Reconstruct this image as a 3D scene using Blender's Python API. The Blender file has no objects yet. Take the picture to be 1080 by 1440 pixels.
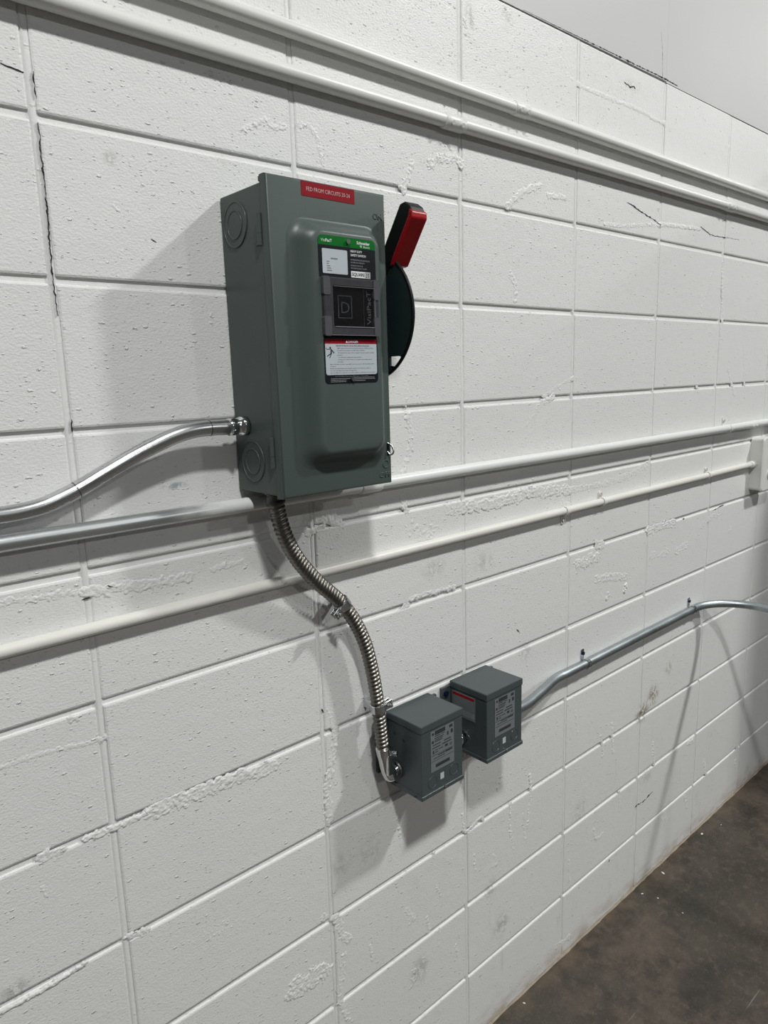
import bpy, bmesh, math, random
from mathutils import Vector, Matrix, noise as mnoise

random.seed(7)
C = bpy.context.scene.collection
PI = math.pi

# ------------------------------------------------------------------ camera
CAM = Vector((-0.3330, -1.0368, 1.6895))
RT = Vector((0.7463, -0.6649, -0.0294)).normalized()
FW = Vector((0.6493, 0.7370, -0.1876)).normalized()
UP = RT.cross(FW).normalized()
FPX = 1001.24
cd = bpy.data.cameras.new('camera')
cam = bpy.data.objects.new('camera', cd)
C.objects.link(cam)
cd.sensor_fit = 'VERTICAL'
cd.sensor_height = 36.0
cd.lens = FPX / 1440.0 * 36.0
cd.clip_start = 0.02
M3 = Matrix((RT, UP, -FW)).transposed()
cam.matrix_world = Matrix.Translation(CAM) @ M3.to_4x4()
bpy.context.scene.camera = cam

# ------------------------------------------------------------------ light
world = bpy.data.worlds.new('world')
bpy.context.scene.world = world
world.use_nodes = True
world.node_tree.nodes['Background'].inputs[0].default_value = (0.93, 0.97, 1.0, 1)
world.node_tree.nodes['Background'].inputs[1].default_value = 0.155


def high_bay(name, loc, power, size=0.34):
    l = bpy.data.lights.new(name, 'AREA')
    l.shape = 'DISK'
    l.size = size
    l.energy = power
    l.color = (0.99, 1.0, 0.975)
    o = bpy.data.objects.new(name, l)
    C.objects.link(o)
    o.location = loc
    return o


# the hall's high-bay lamps: a row along this wall and one further out
high_bay('high_bay_lamp', (-0.65, -2.5, 5.0), 358)
high_bay('high_bay_lamp', (3.88, -2.5, 5.0), 480)
high_bay('high_bay_lamp', (-5.2, -2.5, 5.0), 15)
high_bay('high_bay_lamp', (8.4, -2.5, 5.0), 300)
high_bay('high_bay_lamp', (-0.65, -8.0, 5.0), 260)
high_bay('high_bay_lamp', (3.88, -8.0, 5.0), 260)

vs = bpy.context.scene.view_settings
vs.view_transform = 'Standard'
vs.look = 'None'
vs.gamma = 1.0
vs.exposure = -1.2
vs.use_curve_mapping = False


# ------------------------------------------------------------------ helpers
def ray(px, py):
    return (FW + RT * ((px - 540) / FPX) + UP * ((720 - py) / FPX))


def at(px, py, y=0.0):
    """point of the plane parallel to the wall at depth y seen at a photo position"""
    d = ray(px, py)
    return CAM + d * ((y - CAM.y) / d.y)


def atx(px, py, x):
    d = ray(px, py)
    return CAM + d * ((x - CAM.x) / d.x)


def atz(px, py, z):
    d = ray(px, py)
    return CAM + d * ((z - CAM.z) / d.z)


def wloc(o):
    v = Vector((0, 0, 0))
    while o is not None:
        v += o.location
        o = o.parent
    return v


def thing(name, label, cat, loc=(0, 0, 0), group=None):
    o = bpy.data.objects.new(name, None)
    C.objects.link(o)
    o.empty_display_size = 0.05
    o.location = loc
    tag(o, label, cat, group)
    return o


def tag(o, label=None, cat=None, group=None, kind=None):
    if label:
        o['label'] = label
    if cat:
        o['category'] = cat
    if group:
        o['group'] = group
    if kind:
        o['kind'] = kind
    return o


def obj(name, bm, mat, parent=None, smooth=False, label=None):
    """link a bmesh given in world coordinates as one mesh object"""
    me = bpy.data.meshes.new(name)
    if parent is not None:
        bmesh.ops.translate(bm, verts=bm.verts, vec=-wloc(parent))
    bm.to_mesh(me)
    bm.free()
    if smooth:
        for p in me.polygons:
            p.use_smooth = True
    me.materials.append(mat)
    o = bpy.data.objects.new(name, me)
    C.objects.link(o)
    o.parent = parent
    if label:
        o['label'] = label
    return o


def smooth_by_angle(o, deg=35):
    me = o.data
    for p in me.polygons:
        p.use_smooth = True
    bm = bmesh.new()
    bm.from_mesh(me)
    for e in bm.edges:
        if len(e.link_faces) == 2 and e.calc_face_angle(0) > math.radians(deg):
            e.smooth = False
    bm.to_mesh(me)
    bm.free()
    return o


def box(x0, x1, y0, y1, z0, z1, bev=0.0, seg=2, bm=None):
    b = bmesh.new()
    r = bmesh.ops.create_cube(b, size=1.0)
    for v in b.verts:
        v.co = Vector(((x0 + x1) / 2 + v.co.x * (x1 - x0), (y0 + y1) / 2 + v.co.y * (y1 - y0), (z0 + z1) / 2 + v.co.z * (z1 - z0)))
    if bev > 0:
        bmesh.ops.bevel(b, geom=list(b.edges), offset=bev, segments=seg, profile=0.5, affect='EDGES')
    if bm is None:
        return b
    join(bm, b)
    return bm


def join(dst, src):
    me = bpy.data.meshes.new('tmp')
    src.to_mesh(me)
    src.free()
    dst.from_mesh(me)
    bpy.data.meshes.remove(me)
    return dst


def frames(path):
    n = len(path)
    T = []
    for i in range(n):
        a = path[max(0, i - 1)]
        b = path[min(n - 1, i + 1)]
        T.append((b - a).normalized())
    u = T[0].orthogonal().normalized()
    out = []
    for i in range(n):
        u = (u - T[i] * u.dot(T[i])).normalized()
        out.append((T[i], u, T[i].cross(u)))
    return out


def tube(path, rad, seg=20, caps=True, bm=None):
    """rad: number, list, or function(i, angle, t) -> radius"""
    b = bm if bm is not None else bmesh.new()
    path = [Vector(p) for p in path]
    F = frames(path)
    rings = []
    for i, p in enumerate(path):
        ring = []
        for k in range(seg):
            a = 2 * PI * k / seg
            r = rad(i, a) if callable(rad) else (rad[i] if isinstance(rad, (list, tuple)) else rad)
            ring.append(b.verts.new(p + (F[i][1] * math.cos(a) + F[i][2] * math.sin(a)) * r))
        rings.append(ring)
    for i in range(len(rings) - 1):
        for k in range(seg):
            b.faces.new((rings[i][k], rings[i][(k + 1) % seg], rings[i + 1][(k + 1) % seg], rings[i + 1][k]))
    if caps:
        b.faces.new(list(reversed(rings[0])))
        b.faces.new(rings[-1])
    bmesh.ops.recalc_face_normals(b, faces=b.faces)
    return b


def spline(pts, n=12):
    """Catmull-Rom through points"""
    P = [Vector(p) for p in pts]
    P = [P[0] * 2 - P[1]] + P + [P[-1] * 2 - P[-2]]
    out = []
    for i in range(1, len(P) - 2):
        p0, p1, p2, p3 = P[i - 1:i + 3]
        for k in range(n):
            t = k / n
            out.append(0.5 * ((2 * p1) + (p2 - p0) * t + (2 * p0 - 5 * p1 + 4 * p2 - p3) * t * t + (3 * p1 - p0 - 3 * p2 + p3) * t ** 3))
    out.append(P[-2])
    return out


def resample(path, step):
    out = [path[0].copy()]
    acc = 0.0
    for a, b in zip(path[:-1], path[1:]):
        L = (b - a).length
        d = step - acc
        while d <= L and L > 0:
            out.append(a.lerp(b, d / L))
            d += step
        acc = (acc + L) % step
    return out


def rrect(x0, x1, z0, z1, r, y, n=5):
    """rounded rectangle loop in the wall-parallel plane y"""
    pts = []
    r = min(r, (x1 - x0) / 2 - 1e-5, (z1 - z0) / 2 - 1e-5)
    for cx, cz, a0 in ((x1 - r, z0 + r, -PI / 2), (x1 - r, z1 - r, 0), (x0 + r, z1 - r, PI / 2), (x0 + r, z0 + r, PI)):
        for k in range(n + 1):
            a = a0 + PI / 2 * k / n
            pts.append(Vector((cx + r * math.cos(a), y, cz + r * math.sin(a))))
    return pts


def loft(loops, cap0=True, cap1=True, bm=None):
    b = bm if bm is not None else bmesh.new()
    V = [[b.verts.new(p) for p in L] for L in loops]
    n = len(V[0])
    for A, B in zip(V[:-1], V[1:]):
        for k in range(n):
            b.faces.new((A[k], A[(k + 1) % n], B[(k + 1) % n], B[k]))
    if cap0:
        b.faces.new(list(reversed(V[0])))
    if cap1:
        b.faces.new(V[-1])
    bmesh.ops.recalc_face_normals(b, faces=b.faces)
    return b


def plate(x0, x1, z0, z1, y0, y1, r=0.003, bm=None, n=4):
    """rounded plate between depths y0 (back) and y1 (front)"""
    return loft([rrect(x0, x1, z0, z1, r, y0, n), rrect(x0, x1, z0, z1, r, y1, n)], bm=bm)


def cyl(c, axis, r, L, seg=20, bm=None):
    c = Vector(c)
    ax = Vector(axis).normalized()
    return tube([c - ax * L / 2, c + ax * L / 2], r, seg, bm=bm)


def text_mesh(s, size, bold=0.0, extrude=0.0, align='LEFT', mono=False):
    """lettering as a bmesh in local XY"""
    cu = bpy.data.curves.new('lettering', 'FONT')
    cu.body = s
    cu.size = size
    cu.offset = bold
    cu.extrude = extrude
    cu.align_x = align
    cu.resolution_u = 2
    o = bpy.data.objects.new('lettering', cu)
    C.objects.link(o)
    dg = bpy.context.evaluated_depsgraph_get()
    me = bpy.data.meshes.new_from_object(o.evaluated_get(dg))
    b = bmesh.new()
    b.from_mesh(me)
    bpy.data.meshes.remove(me)
    bpy.data.objects.remove(o)
    bpy.data.curves.remove(cu)
    return b


def put_text(s, x, y, z, height, width=None, bold=0.0, extrude=0.0, rot=0.0, face='front', align='LEFT', bm=None):
    """lettering facing the room; (x,y,z) is the left end of the baseline, height = capital height"""
    b = text_mesh(s, 1.0, bold, 0.0, align)
    xs = [v.co.x for v in b.verts]
    w = max(xs) - min(xs)
    x_off = min(xs)
    sy = height / 0.70
    sx = sy if width is None else width / w
    cr, sr = math.cos(rot), math.sin(rot)
    for v in b.verts:
        a = (v.co.x - (x_off if align == 'LEFT' else 0)) * sx
        c = v.co.y * sy
        a, c = a * cr - c * sr, a * sr + c * cr
        if face == 'front':
            v.co = Vector((x + a, y, z + c))
        else:                       # on a face that looks towards -x: text runs towards the room
            v.co = Vector((x, y - a, z + c))
    if extrude > 0:
        g = bmesh.ops.extrude_face_region(b, geom=list(b.faces))
        vs_ = [e for e in g['geom'] if isinstance(e, bmesh.types.BMVert)]
        bmesh.ops.translate(b, verts=vs_, vec=(0, -extrude, 0) if face == 'front' else (-extrude, 0, 0))
    bmesh.ops.recalc_face_normals(b, faces=b.faces)
    if bm is None:
        return b
    return join(bm, b)


# ------------------------------------------------------------------ materials
class N:
    """tiny node-graph helper"""

    def __init__(self, name):
        self.m = bpy.data.materials.new(name)
        self.m.use_nodes = True
        self.t = self.m.node_tree
        self.p = self.t.nodes['Principled BSDF']

    def n(self, kind, **kw):
        nd = self.t.nodes.new(kind)
        for k, v in kw.items():
            if k.startswith('i_'):
                key = k[2:]
                key = int(key) if key.isdigit() else key.replace('_', ' ')
                if hasattr(v, 'links') or isinstance(v, bpy.types.NodeSocket):
                    self.t.links.new(v, nd.inputs[key])
                else:
                    nd.inputs[key].default_value = v
            else:
                setattr(nd, k, v)
        return nd

    def link(self, a, b):
        self.t.links.new(a, b)

    def math(self, op, a, b=None, c=None, clamp=False):
        nd = self.t.nodes.new('ShaderNodeMath')
        nd.operation = op
        nd.use_clamp = clamp
        for i, v in enumerate((a, b, c)):
            if v is None:
                continue
            if isinstance(v, bpy.types.NodeSocket):
                self.t.links.new(v, nd.inputs[i])
            else:
                nd.inputs[i].default_value = v
        return nd.outputs[0]

    def mix(self, fac, a, b):
        nd = self.t.nodes.new('ShaderNodeMix')
        nd.data_type = 'RGBA'
        for s, v in ((nd.inputs[0], fac), (nd.inputs[6], a), (nd.inputs[7], b)):
            if isinstance(v, bpy.types.NodeSocket):
                self.t.links.new(v, s)
            else:
                s.default_value = v if not isinstance(v, tuple) or len(v) == 4 else v + (1,)
        return nd.outputs[2]

    def ramp(self, v, lo, hi):
        nd = self.t.nodes.new('ShaderNodeMapRange')
        nd.interpolation_type = 'SMOOTHSTEP'
        nd.inputs['From Min'].default_value = lo
        nd.inputs['From Max'].default_value = hi
        self.t.links.new(v, nd.inputs['Value'])
        return nd.outputs[0]

    def noise(self, vec, scale, detail=3, rough=0.55):
        nd = self.t.nodes.new('ShaderNodeTexNoise')
        nd.inputs['Scale'].default_value = scale
        nd.inputs['Detail'].default_value = detail
        nd.inputs['Roughness'].default_value = rough
        self.t.links.new(vec, nd.inputs['Vector'])
        return nd.outputs['Fac']

    def pos(self, sc=(1, 1, 1), loc=(0, 0, 0)):
        g = self.t.nodes.new('ShaderNodeNewGeometry')
        mp = self.t.nodes.new('ShaderNodeMapping')
        mp.inputs['Scale'].default_value = sc
        mp.inputs['Location'].default_value = loc
        self.t.links.new(g.outputs['Position'], mp.inputs['Vector'])
        return mp.outputs[0]

    def bump(self, h, strength, dist, prev=None):
        nd = self.t.nodes.new('ShaderNodeBump')
        nd.inputs['Strength'].default_value = strength
        nd.inputs['Distance'].default_value = dist
        self.t.links.new(h, nd.inputs['Height'])
        if prev is not None:
            self.t.links.new(prev, nd.inputs['Normal'])
        return nd.outputs[0]


def rgb(r, g, b):
    f = lambda c: (c / 255 / 12.92) if c <= 10 else (((c / 255) + 0.055) / 1.055) ** 2.4
    return (f(r), f(g), f(b))


def plain(name, col, rough=0.5, metal=0.0, vary=0.06, scale=40, bump=0.0, bscale=400, coat=0.0, spec=None):
    g = N(name)
    v = g.pos()
    f = g.noise(v, scale, 4)
    lo = tuple(c * (1 - vary) for c in col)
    hi = tuple(min(1, c * (1 + vary)) for c in col)
    g.link(g.mix(f, lo, hi), g.p.inputs['Base Color'])
    g.p.inputs['Roughness'].default_value = rough
    g.p.inputs['Metallic'].default_value = metal
    g.p.inputs['Coat Weight'].default_value = coat
    if spec is not None:
        g.p.inputs['Specular IOR Level'].default_value = spec
    if bump:
        g.link(g.bump(g.noise(v, bscale, 2), bump, 0.001), g.p.inputs['Normal'])
    return g.m


WHITE = (0.73, 0.73, 0.722)


def wall_paint(name, pits=1.0, stains=True, rough=0.42, tone=1.0):
    g = N(name)
    v = g.pos()
    # colour: old white paint, a little uneven, with smudges where things have rubbed against it
    col = g.mix(g.noise(v, 2.2, 4), tuple(c * 0.95 * tone for c in WHITE), tuple(min(1, c * 1.04 * tone) for c in WHITE))
    if stains:
        fine = g.noise(g.pos((1, 1, 0.7)), 70, 5, 0.65)
        sepz = g.n('ShaderNodeSeparateXYZ', i_0=v)
        # (photo position, size on the wall, colour, strength)
        S = [((155, 222), .016, .014, (.30, .28, .24), .45), ((312, 228), .012, .02, (.42, .41, .37), .25), ((660, 28), .02, .04, (.33, .30, .25), .6),
             ((712, 25), .03, .03, (.40, .36, .29), .45), ((903, 1002), .06, .045, (.24, .19, .13), .9), ((918, 978), .05, .05, (.26, .21, .15), .85),
             ((940, 940), .03, .03, (.33, .28, .22), .6), ((520, 1200), .05, .06, (.40, .40, .39), .3), ((480, 1215), .04, .035, (.36, .36, .35), .35), ((20, 1395), .03, .03, (.28, .28, .27), .5),
             ((245, 683), .03, .008, (.22, .29, .35), .75), ((440, 735), .05, .04, (.45, .45, .42), .5), ((705, 1300), .04, .05, (.33, .32, .28), .5),
             ((590, 1365), .04, .05, (.34, .32, .28), .55), ((690, 1250), .03, .04, (.36, .35, .32), .5), ((815, 1140), .05, .05, (.45, .45, .43), .45), ((680, 790), .05, .03, (.45, .45, .44), .5),
             ((610, 800), .05, .03, (.45, .45, .44), .45), ((740, 915), .04, .04, (.45, .46, .45), .5), ((890, 120), .05, .02, (.38, .36, .32), .35), ((910, 1090), .05, .05, (.46, .46, .44), .5)]
        for (p, rx, rz, c, k) in S:
            w = at(*p)
            d = g.n('ShaderNodeVectorMath', operation='LENGTH', i_0=g.pos((1 / rx, 0, 1 / rz), (-w.x / rx, 0, -w.z / rz))).outputs['Value']
            m = g.ramp(d, 1.0, 0.15)
            m = g.math('MULTIPLY', m, g.ramp(fine, 0.44, 0.54))
            col = g.mix(g.math('MULTIPLY', m, k), col, c)
        # rusty dirt where the wall meets the floor
        low = g.ramp(sepz.outputs['Z'], 0.075, 0.0)
        low = g.math('MULTIPLY', low, g.ramp(g.noise(g.pos((1, 1, 2.5)), 14, 5), 0.30, 0.72))
        col = g.mix(g.math('MULTIPLY', low, 0.75), col, (.38, .29, .20))
        scuff = g.math('MULTIPLY', g.ramp(sepz.outputs['Z'], 1.1, 0.15), g.ramp(g.noise(g.pos((1, 1, .7)), 9, 6, .7), 0.58, 0.78))
        col = g.mix(g.math('MULTIPLY', scuff, 0.5), col, (.40, .385, .35))
        run = g.math('MULTIPLY', g.ramp(sepz.outputs['Z'], 1.0, 0.2), g.ramp(g.noise(g.pos((1, 1, .10)), 48, 4, .6), 0.60, 0.74))
        col = g.mix(g.math('MULTIPLY', run, 0.32), col, (.45, .43, .39))
    g.link(col, g.p.inputs['Base Color'])
    g.p.inputs['Roughness'].default_value = rough
    g.p.inputs['Specular IOR Level'].default_value = 0.35
    # relief: roller stipple, grains, small pits of the concrete face
    h = g.noise(g.pos((1, 1, 1.5)), 210, 3, 0.6)
    nrm = g.bump(h, 0.55 * pits, 0.0015)
    h2 = g.noise(g.pos((1, 1, 1.3)), 28, 3, 0.5)
    nrm = g.bump(h2, 0.22 * pits, 0.003, nrm)
    for sc, lo, hi, deep in ((105.0, 0.89, 0.10, 0.75), (200.0, 0.84, 0.16, 0.7)):
        vo = g.n('ShaderNodeTexVoronoi', feature='F1', i_Scale=sc)
        g.link(g.pos((0.62, 1, 1.2), (sc, 0, sc * .3)), vo.inputs['Vector'])
        keep = g.n('ShaderNodeSeparateColor', i_0=vo.outputs['Color']).outputs[0]
        wob = g.math('ADD', vo.outputs['Distance'], g.math('MULTIPLY', g.noise(v, sc * 3.6, 2), 0.5))
        pit = g.math('MULTIPLY', g.ramp(wob, 0.56, 0.36), g.math('GREATER_THAN', keep, lo))
        nrm = g.bump(pit, -1.0 * pits * deep, 0.0030 * deep, nrm)
        grain = g.math('MULTIPLY', g.ramp(wob, 0.54, 0.34), g.math('LESS_THAN', keep, hi))
        nrm = g.bump(grain, 0.9 * pits * deep, 0.0028 * deep, nrm)
    g.link(nrm, g.p.inputs['Normal'])
    return g.m


MAT_WALL = wall_paint('white_block_paint')
MAT_MORTAR = wall_paint('white_mortar_paint', 0.45)
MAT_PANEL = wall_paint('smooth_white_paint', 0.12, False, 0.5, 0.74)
MAT_PIPE = plain('white_pipe_paint', (0.70, 0.70, 0.675), 0.33, 0, 0.05, 12, 0.12, 220)
MAT_PIPE_OLD = plain('cream_pipe_paint', (0.70, 0.69, 0.645), 0.40, 0, 0.07, 9, 0.2, 160)
MAT_CRACK = plain('dark_crack', (0.02, 0.019, 0.018), 0.9)
MAT_GREY = plain('grey_enamel', rgb(75, 85, 82), 0.38, 0, 0.04, 20, 0.06, 300, spec=0.3)
MAT_GREY2 = plain('dark_grey_enamel', rgb(66, 74, 76), 0.32, 0, 0.05, 25, 0.08, 350)
MAT_BLACK = plain('black_plastic', (0.006, 0.006, 0.007), 0.45, spec=0.22)
MAT_BLACKLABEL = plain('black_print', (0.007, 0.009, 0.012), 0.4, spec=0.2)
MAT_TEAL = plain('dark_green_steel', (0.012, 0.024, 0.026), 0.42)
MAT_RED = plain('red_plastic', (0.30, 0.003, 0.008), 0.36, spec=0.3)
MAT_REDTAPE = plain('red_tape', (0.23, 0.002, 0.010), 0.45, spec=0.2)
MAT_GREENLAB = plain('green_print', (0.0, 0.125, 0.012), 0.4, spec=0.2)
MAT_PAPER = plain('white_label', (0.44, 0.48, 0.515), 0.45, spec=0.25)
MAT_INK = plain('label_ink', (0.03, 0.032, 0.036), 0.5)
MAT_INK_GREY = plain('grey_ink', (0.16, 0.17, 0.18), 0.5)
MAT_WHITEINK = plain('white_print', (0.72, 0.74, 0.74), 0.4)
MAT_TAPEINK = plain('pale_tape_ink', (0.55, 0.40, 0.40), 0.5)
MAT_DIMINK = plain('dim_white_print', (0.30, 0.31, 0.32), 0.4)
MAT_NAMEPLATE = plain('grey_nameplate', (0.155, 0.168, 0.178), 0.45, spec=0.3)
MAT_PAPERGREY = plain('pale_grey_paper', (0.24, 0.25, 0.25), 0.5)
MAT_ZINC = plain('zinc_steel', (0.60, 0.62, 0.64), 0.24, 1.0, 0.10, 60, 0.15, 260)
MAT_CHROME = plain('bright_zinc', (0.72, 0.73, 0.74), 0.14, 1.0, 0.05, 60, 0.25, 120)
MAT_BLUESCREW = plain('blue_screw_head', (0.012, 0.022, 0.075), 0.4, 0.6)
MAT_STEEL_DARK = plain('dark_steel', (0.10, 0.10, 0.10), 0.45, 0.8)


def emt(name, base=(0.52, 0.535, 0.545), rough=0.30):
    g = N(name)
    v = g.pos()
    f = g.noise(g.pos((0.25, 1, 1)), 40, 5, 0.6)
    g.link(g.mix(f, tuple(c * 0.78 for c in base), tuple(min(1, c * 1.12) for c in base)), g.p.inputs['Base Color'])
    g.p.inputs['Metallic'].default_value = 1.0
    g.link(g.math('MULTIPLY_ADD', f, 0.22, rough - 0.08), g.p.inputs['Roughness'])
    g.link(g.bump(g.noise(v, 260, 2), 0.06, 0.001), g.p.inputs['Normal'])
    return g.m


MAT_EMT = emt('galvanised_conduit', (0.60, 0.61, 0.62), 0.26)
MAT_EMT_DULL = emt('dull_galvanised_conduit', (0.46, 0.50, 0.52), 0.40)


def half_painted():
    """galvanised conduit whose right-hand run was sprayed white along with the wall"""
    g = N('galvanised_to_white_conduit')
    v = g.pos()
    x = g.n('ShaderNodeSeparateXYZ', i_0=v).outputs['X']
    n1 = g.noise(g.pos((0.5, 1, 1)), 30, 5, 0.65)
    f = g.ramp(g.math('ADD', x, g.math('MULTIPLY', n1, 0.11)), 0.17, 0.275)
    m = g.noise(g.pos((0.2, 1, 1)), 45, 5, 0.6)
    metal = g.mix(m, (0.40, 0.42, 0.43), (0.66, 0.68, 0.69))
    g.link(g.mix(f, metal, (0.70, 0.71, 0.70)), g.p.inputs['Base Color'])
    g.link(g.math('MULTIPLY_ADD', f, -0.92, 0.92), g.p.inputs['Metallic'])
    g.p.inputs['Roughness'].default_value = 0.36
    g.link(g.bump(g.noise(v, 200, 2), 0.1, 0.001), g.p.inputs['Normal'])
    return g.m


MAT_HALF = half_painted()


def flex_steel():
    g = N('flexible_steel')
    f = g.noise(g.pos(), 60, 3)
    g.link(g.mix(f, (0.15, 0.140, 0.125), (0.27, 0.255, 0.23)), g.p.inputs['Base Color'])
    g.p.inputs['Metallic'].default_value = 1.0
    g.p.inputs['Roughness'].default_value = 0.36
    return g.m


MAT_FLEX = flex_steel()


def clear_plastic():
    g = N('clear_window_plastic')
    f = g.noise(g.pos(), 25, 2)
    g.link(g.mix(f, (0.80, 0.80, 0.82), (0.92, 0.92, 0.94)), g.p.inputs['Base Color'])
    g.p.inputs['Transmission Weight'].default_value = 1.0
    g.p.inputs['IOR'].default_value = 1.45
    g.p.inputs['Roughness'].default_value = 0.04
    return g.m


MAT_CLEAR = clear_plastic()
MAT_SMOKE = plain('smoky_window_frame', (0.050, 0.050, 0.054), 0.14, 0, 0.3, 60)
MAT_SMOKE2 = plain('smoky_window_clip', (0.085, 0.085, 0.092), 0.12, 0, 0.2, 60)
MAT_LIP_GLINT = plain('window_lip_glint', (0.20, 0.20, 0.215), 0.1)  # paler grey that paints in the frame's bright edge highlights


def concrete():
    g = N('stained_concrete')
    v = g.pos()
    big = g.noise(v, 1.7, 6, 0.62)
    mid = g.noise(g.pos((1, 1, 1), (3, 1, 0)), 6.5, 6, 0.68)
    fine = g.noise(v, 38, 5, 0.7)
    col = g.mix(g.ramp(mid, 0.34, 0.66), (0.026, 0.021, 0.017), (0.094, 0.073, 0.056))
    col = g.mix(g.math('MULTIPLY', g.ramp(big, 0.44, 0.62), 0.7), col, (0.044, 0.041, 0.031))
    col = g.mix(g.math('MULTIPLY', g.ramp(fine, 0.48, 0.74), 0.5), col, (0.130, 0.105, 0.083))
    speck = g.noise(v, 170, 4, 0.7)
    col = g.mix(g.math('MULTIPLY', g.ramp(speck, 0.56, 0.72), 0.5), col, (0.19, 0.165, 0.14))
    # old round oil mark
    w = atz(985, 1390, 0)
    d = g.n('ShaderNodeVectorMath', operation='LENGTH', i_0=g.pos((1 / .085, 1 / .085, 0), (-w.x / .085, -w.y / .085, 0))).outputs['Value']
    oil = g.ramp(g.math('ADD', d, g.math('MULTIPLY', g.noise(v, 22, 4), 0.5)), 1.25, 0.75)
    col = g.mix(g.math('MULTIPLY', oil, 0.55), col, (0.028, 0.025, 0.022))
    # fine pale scratches
    for ang, sc, th in ((0.6, 24, 0.715), (-0.5, 20, 0.72), (1.3, 27, 0.725), (2.2, 30, 0.72)):
        mp = g.n('ShaderNodeMapping', i_0=v)
        mp.inputs['Rotation'].default_value = (0, 0, ang)
        mp.inputs['Scale'].default_value = (0.13, 2.8, 1)
        s = g.ramp(g.noise(mp.outputs[0], sc, 3, 0.5), th, th + 0.05)
        col = g.mix(g.math('MULTIPLY', s, 0.55), col, (0.24, 0.205, 0.18))
    # rusty rim along the wall
    y = g.n('ShaderNodeSeparateXYZ', i_0=v).outputs['Y']
    rim = g.math('MULTIPLY', g.ramp(y, -0.06, -0.004), g.ramp(g.noise(v, 18, 5), 0.35, 0.65))
    col = g.mix(g.math('MULTIPLY', rim, 0.6), col, (0.14, 0.10, 0.065))
    g.link(col, g.p.inputs['Base Color'])
    g.link(g.math('MULTIPLY_ADD', mid, 0.35, 0.28), g.p.inputs['Roughness'])
    g.p.inputs['Specular IOR Level'].default_value = 0.45
    nrm = g.bump(g.noise(v, 60, 5), 0.12, 0.002)
    g.link(nrm, g.p.inputs['Normal'])
    return g.m


MAT_FLOOR = concrete()

# ------------------------------------------------------------------ the wall
BW, BH, J = 0.4064, 0.2032, 0.0095
COL0, COL1 = -4, 11
X0, X1 = COL0 * BW, COL1 * BW
ZTOP = 12 * BH

wall = obj('wall_left', box(X0, X1, 0.0042, 0.19, 0, 3.6), MAT_MORTAR)
tag(wall, 'white painted concrete block wall carrying the conduits and grey boxes', None, None, 'structure')


def block_mesh(w, h):
    b = box(-w / 2, w / 2, 0.0, 0.03, -h / 2, h / 2)
    front = [e for e in b.edges if all(abs(v.co.y) < 1e-6 for v in e.verts)]
    vert = [e for e in b.edges if abs(e.verts[0].co.y - e.verts[1].co.y) > 1e-4]
    bmesh.ops.bevel(b, geom=front + vert, offset=0.0035, segments=2, profile=0.55, affect='EDGES')
    me = bpy.data.meshes.new('block')
    b.to_mesh(me)
    b.free()
    for p in me.polygons:
        p.use_smooth = False
    me.materials.append(MAT_WALL)
    return me


BLK = block_mesh(BW - J, BH - J)
for r in range(12):
    for c in range(COL0, COL1):
        o = bpy.data.objects.new('block', BLK)
        C.objects.link(o)
        o.parent = wall
        o.location = ((c + 0.5) * BW + random.uniform(-.0006, .0006), random.uniform(-0.0008, 0.0006), (r + 0.5) * BH + random.uniform(-.0008, .0008))
        o.rotation_euler = (random.uniform(-.002, .002), random.uniform(-.0018, .0018), random.uniform(-.0012, .0012))

# upright joints are struck almost flush and run through the bed joints
for c in range(COL0 + 1, COL1):
    b = bmesh.new()
    n = 60
    rows = []
    for k in range(n + 1):
        z = ZTOP * k / n
        j = mnoise.noise(Vector((c * 7.3, z * 9, 0)))
        w = 0.0068 + 0.0016 * j
        x = c * BW + 0.0012 * mnoise.noise(Vector((c * 3.1, z * 4, 5)))
        y = 0.0012 + 0.0007 * mnoise.noise(Vector((c * 2.1, z * 14, 9)))
        rows.append([b.verts.new((x - w, 0.006, z)), b.verts.new((x - w * .55, y, z)), b.verts.new((x, y + .0007, z)), b.verts.new((x + w * .55, y, z)), b.verts.new((x + w, 0.006, z))])
    for A, B in zip(rows[:-1], rows[1:]):
        for k in range(4):
            b.faces.new((A[k], A[k + 1], B[k + 1], B[k]))
    bmesh.ops.recalc_face_normals(b, faces=b.faces)
    obj('mortar_joint', b, MAT_MORTAR, wall, True)

# smooth panels above the block work, with an open crack below their edge
SEAM = 4 * BW
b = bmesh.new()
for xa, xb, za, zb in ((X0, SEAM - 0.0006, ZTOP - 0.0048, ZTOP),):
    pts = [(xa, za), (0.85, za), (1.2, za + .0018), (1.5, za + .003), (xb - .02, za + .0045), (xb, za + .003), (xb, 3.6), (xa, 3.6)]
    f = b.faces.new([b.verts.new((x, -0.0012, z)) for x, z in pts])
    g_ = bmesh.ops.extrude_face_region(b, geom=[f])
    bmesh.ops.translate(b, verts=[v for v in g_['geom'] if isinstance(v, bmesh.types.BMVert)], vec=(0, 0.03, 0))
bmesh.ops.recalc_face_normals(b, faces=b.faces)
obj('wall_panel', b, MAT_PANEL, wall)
obj('wall_panel', box(SEAM + 0.0006, X1, -0.0008, 0.03, ZTOP - 0.0040, 3.6), MAT_PANEL, wall)


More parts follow.
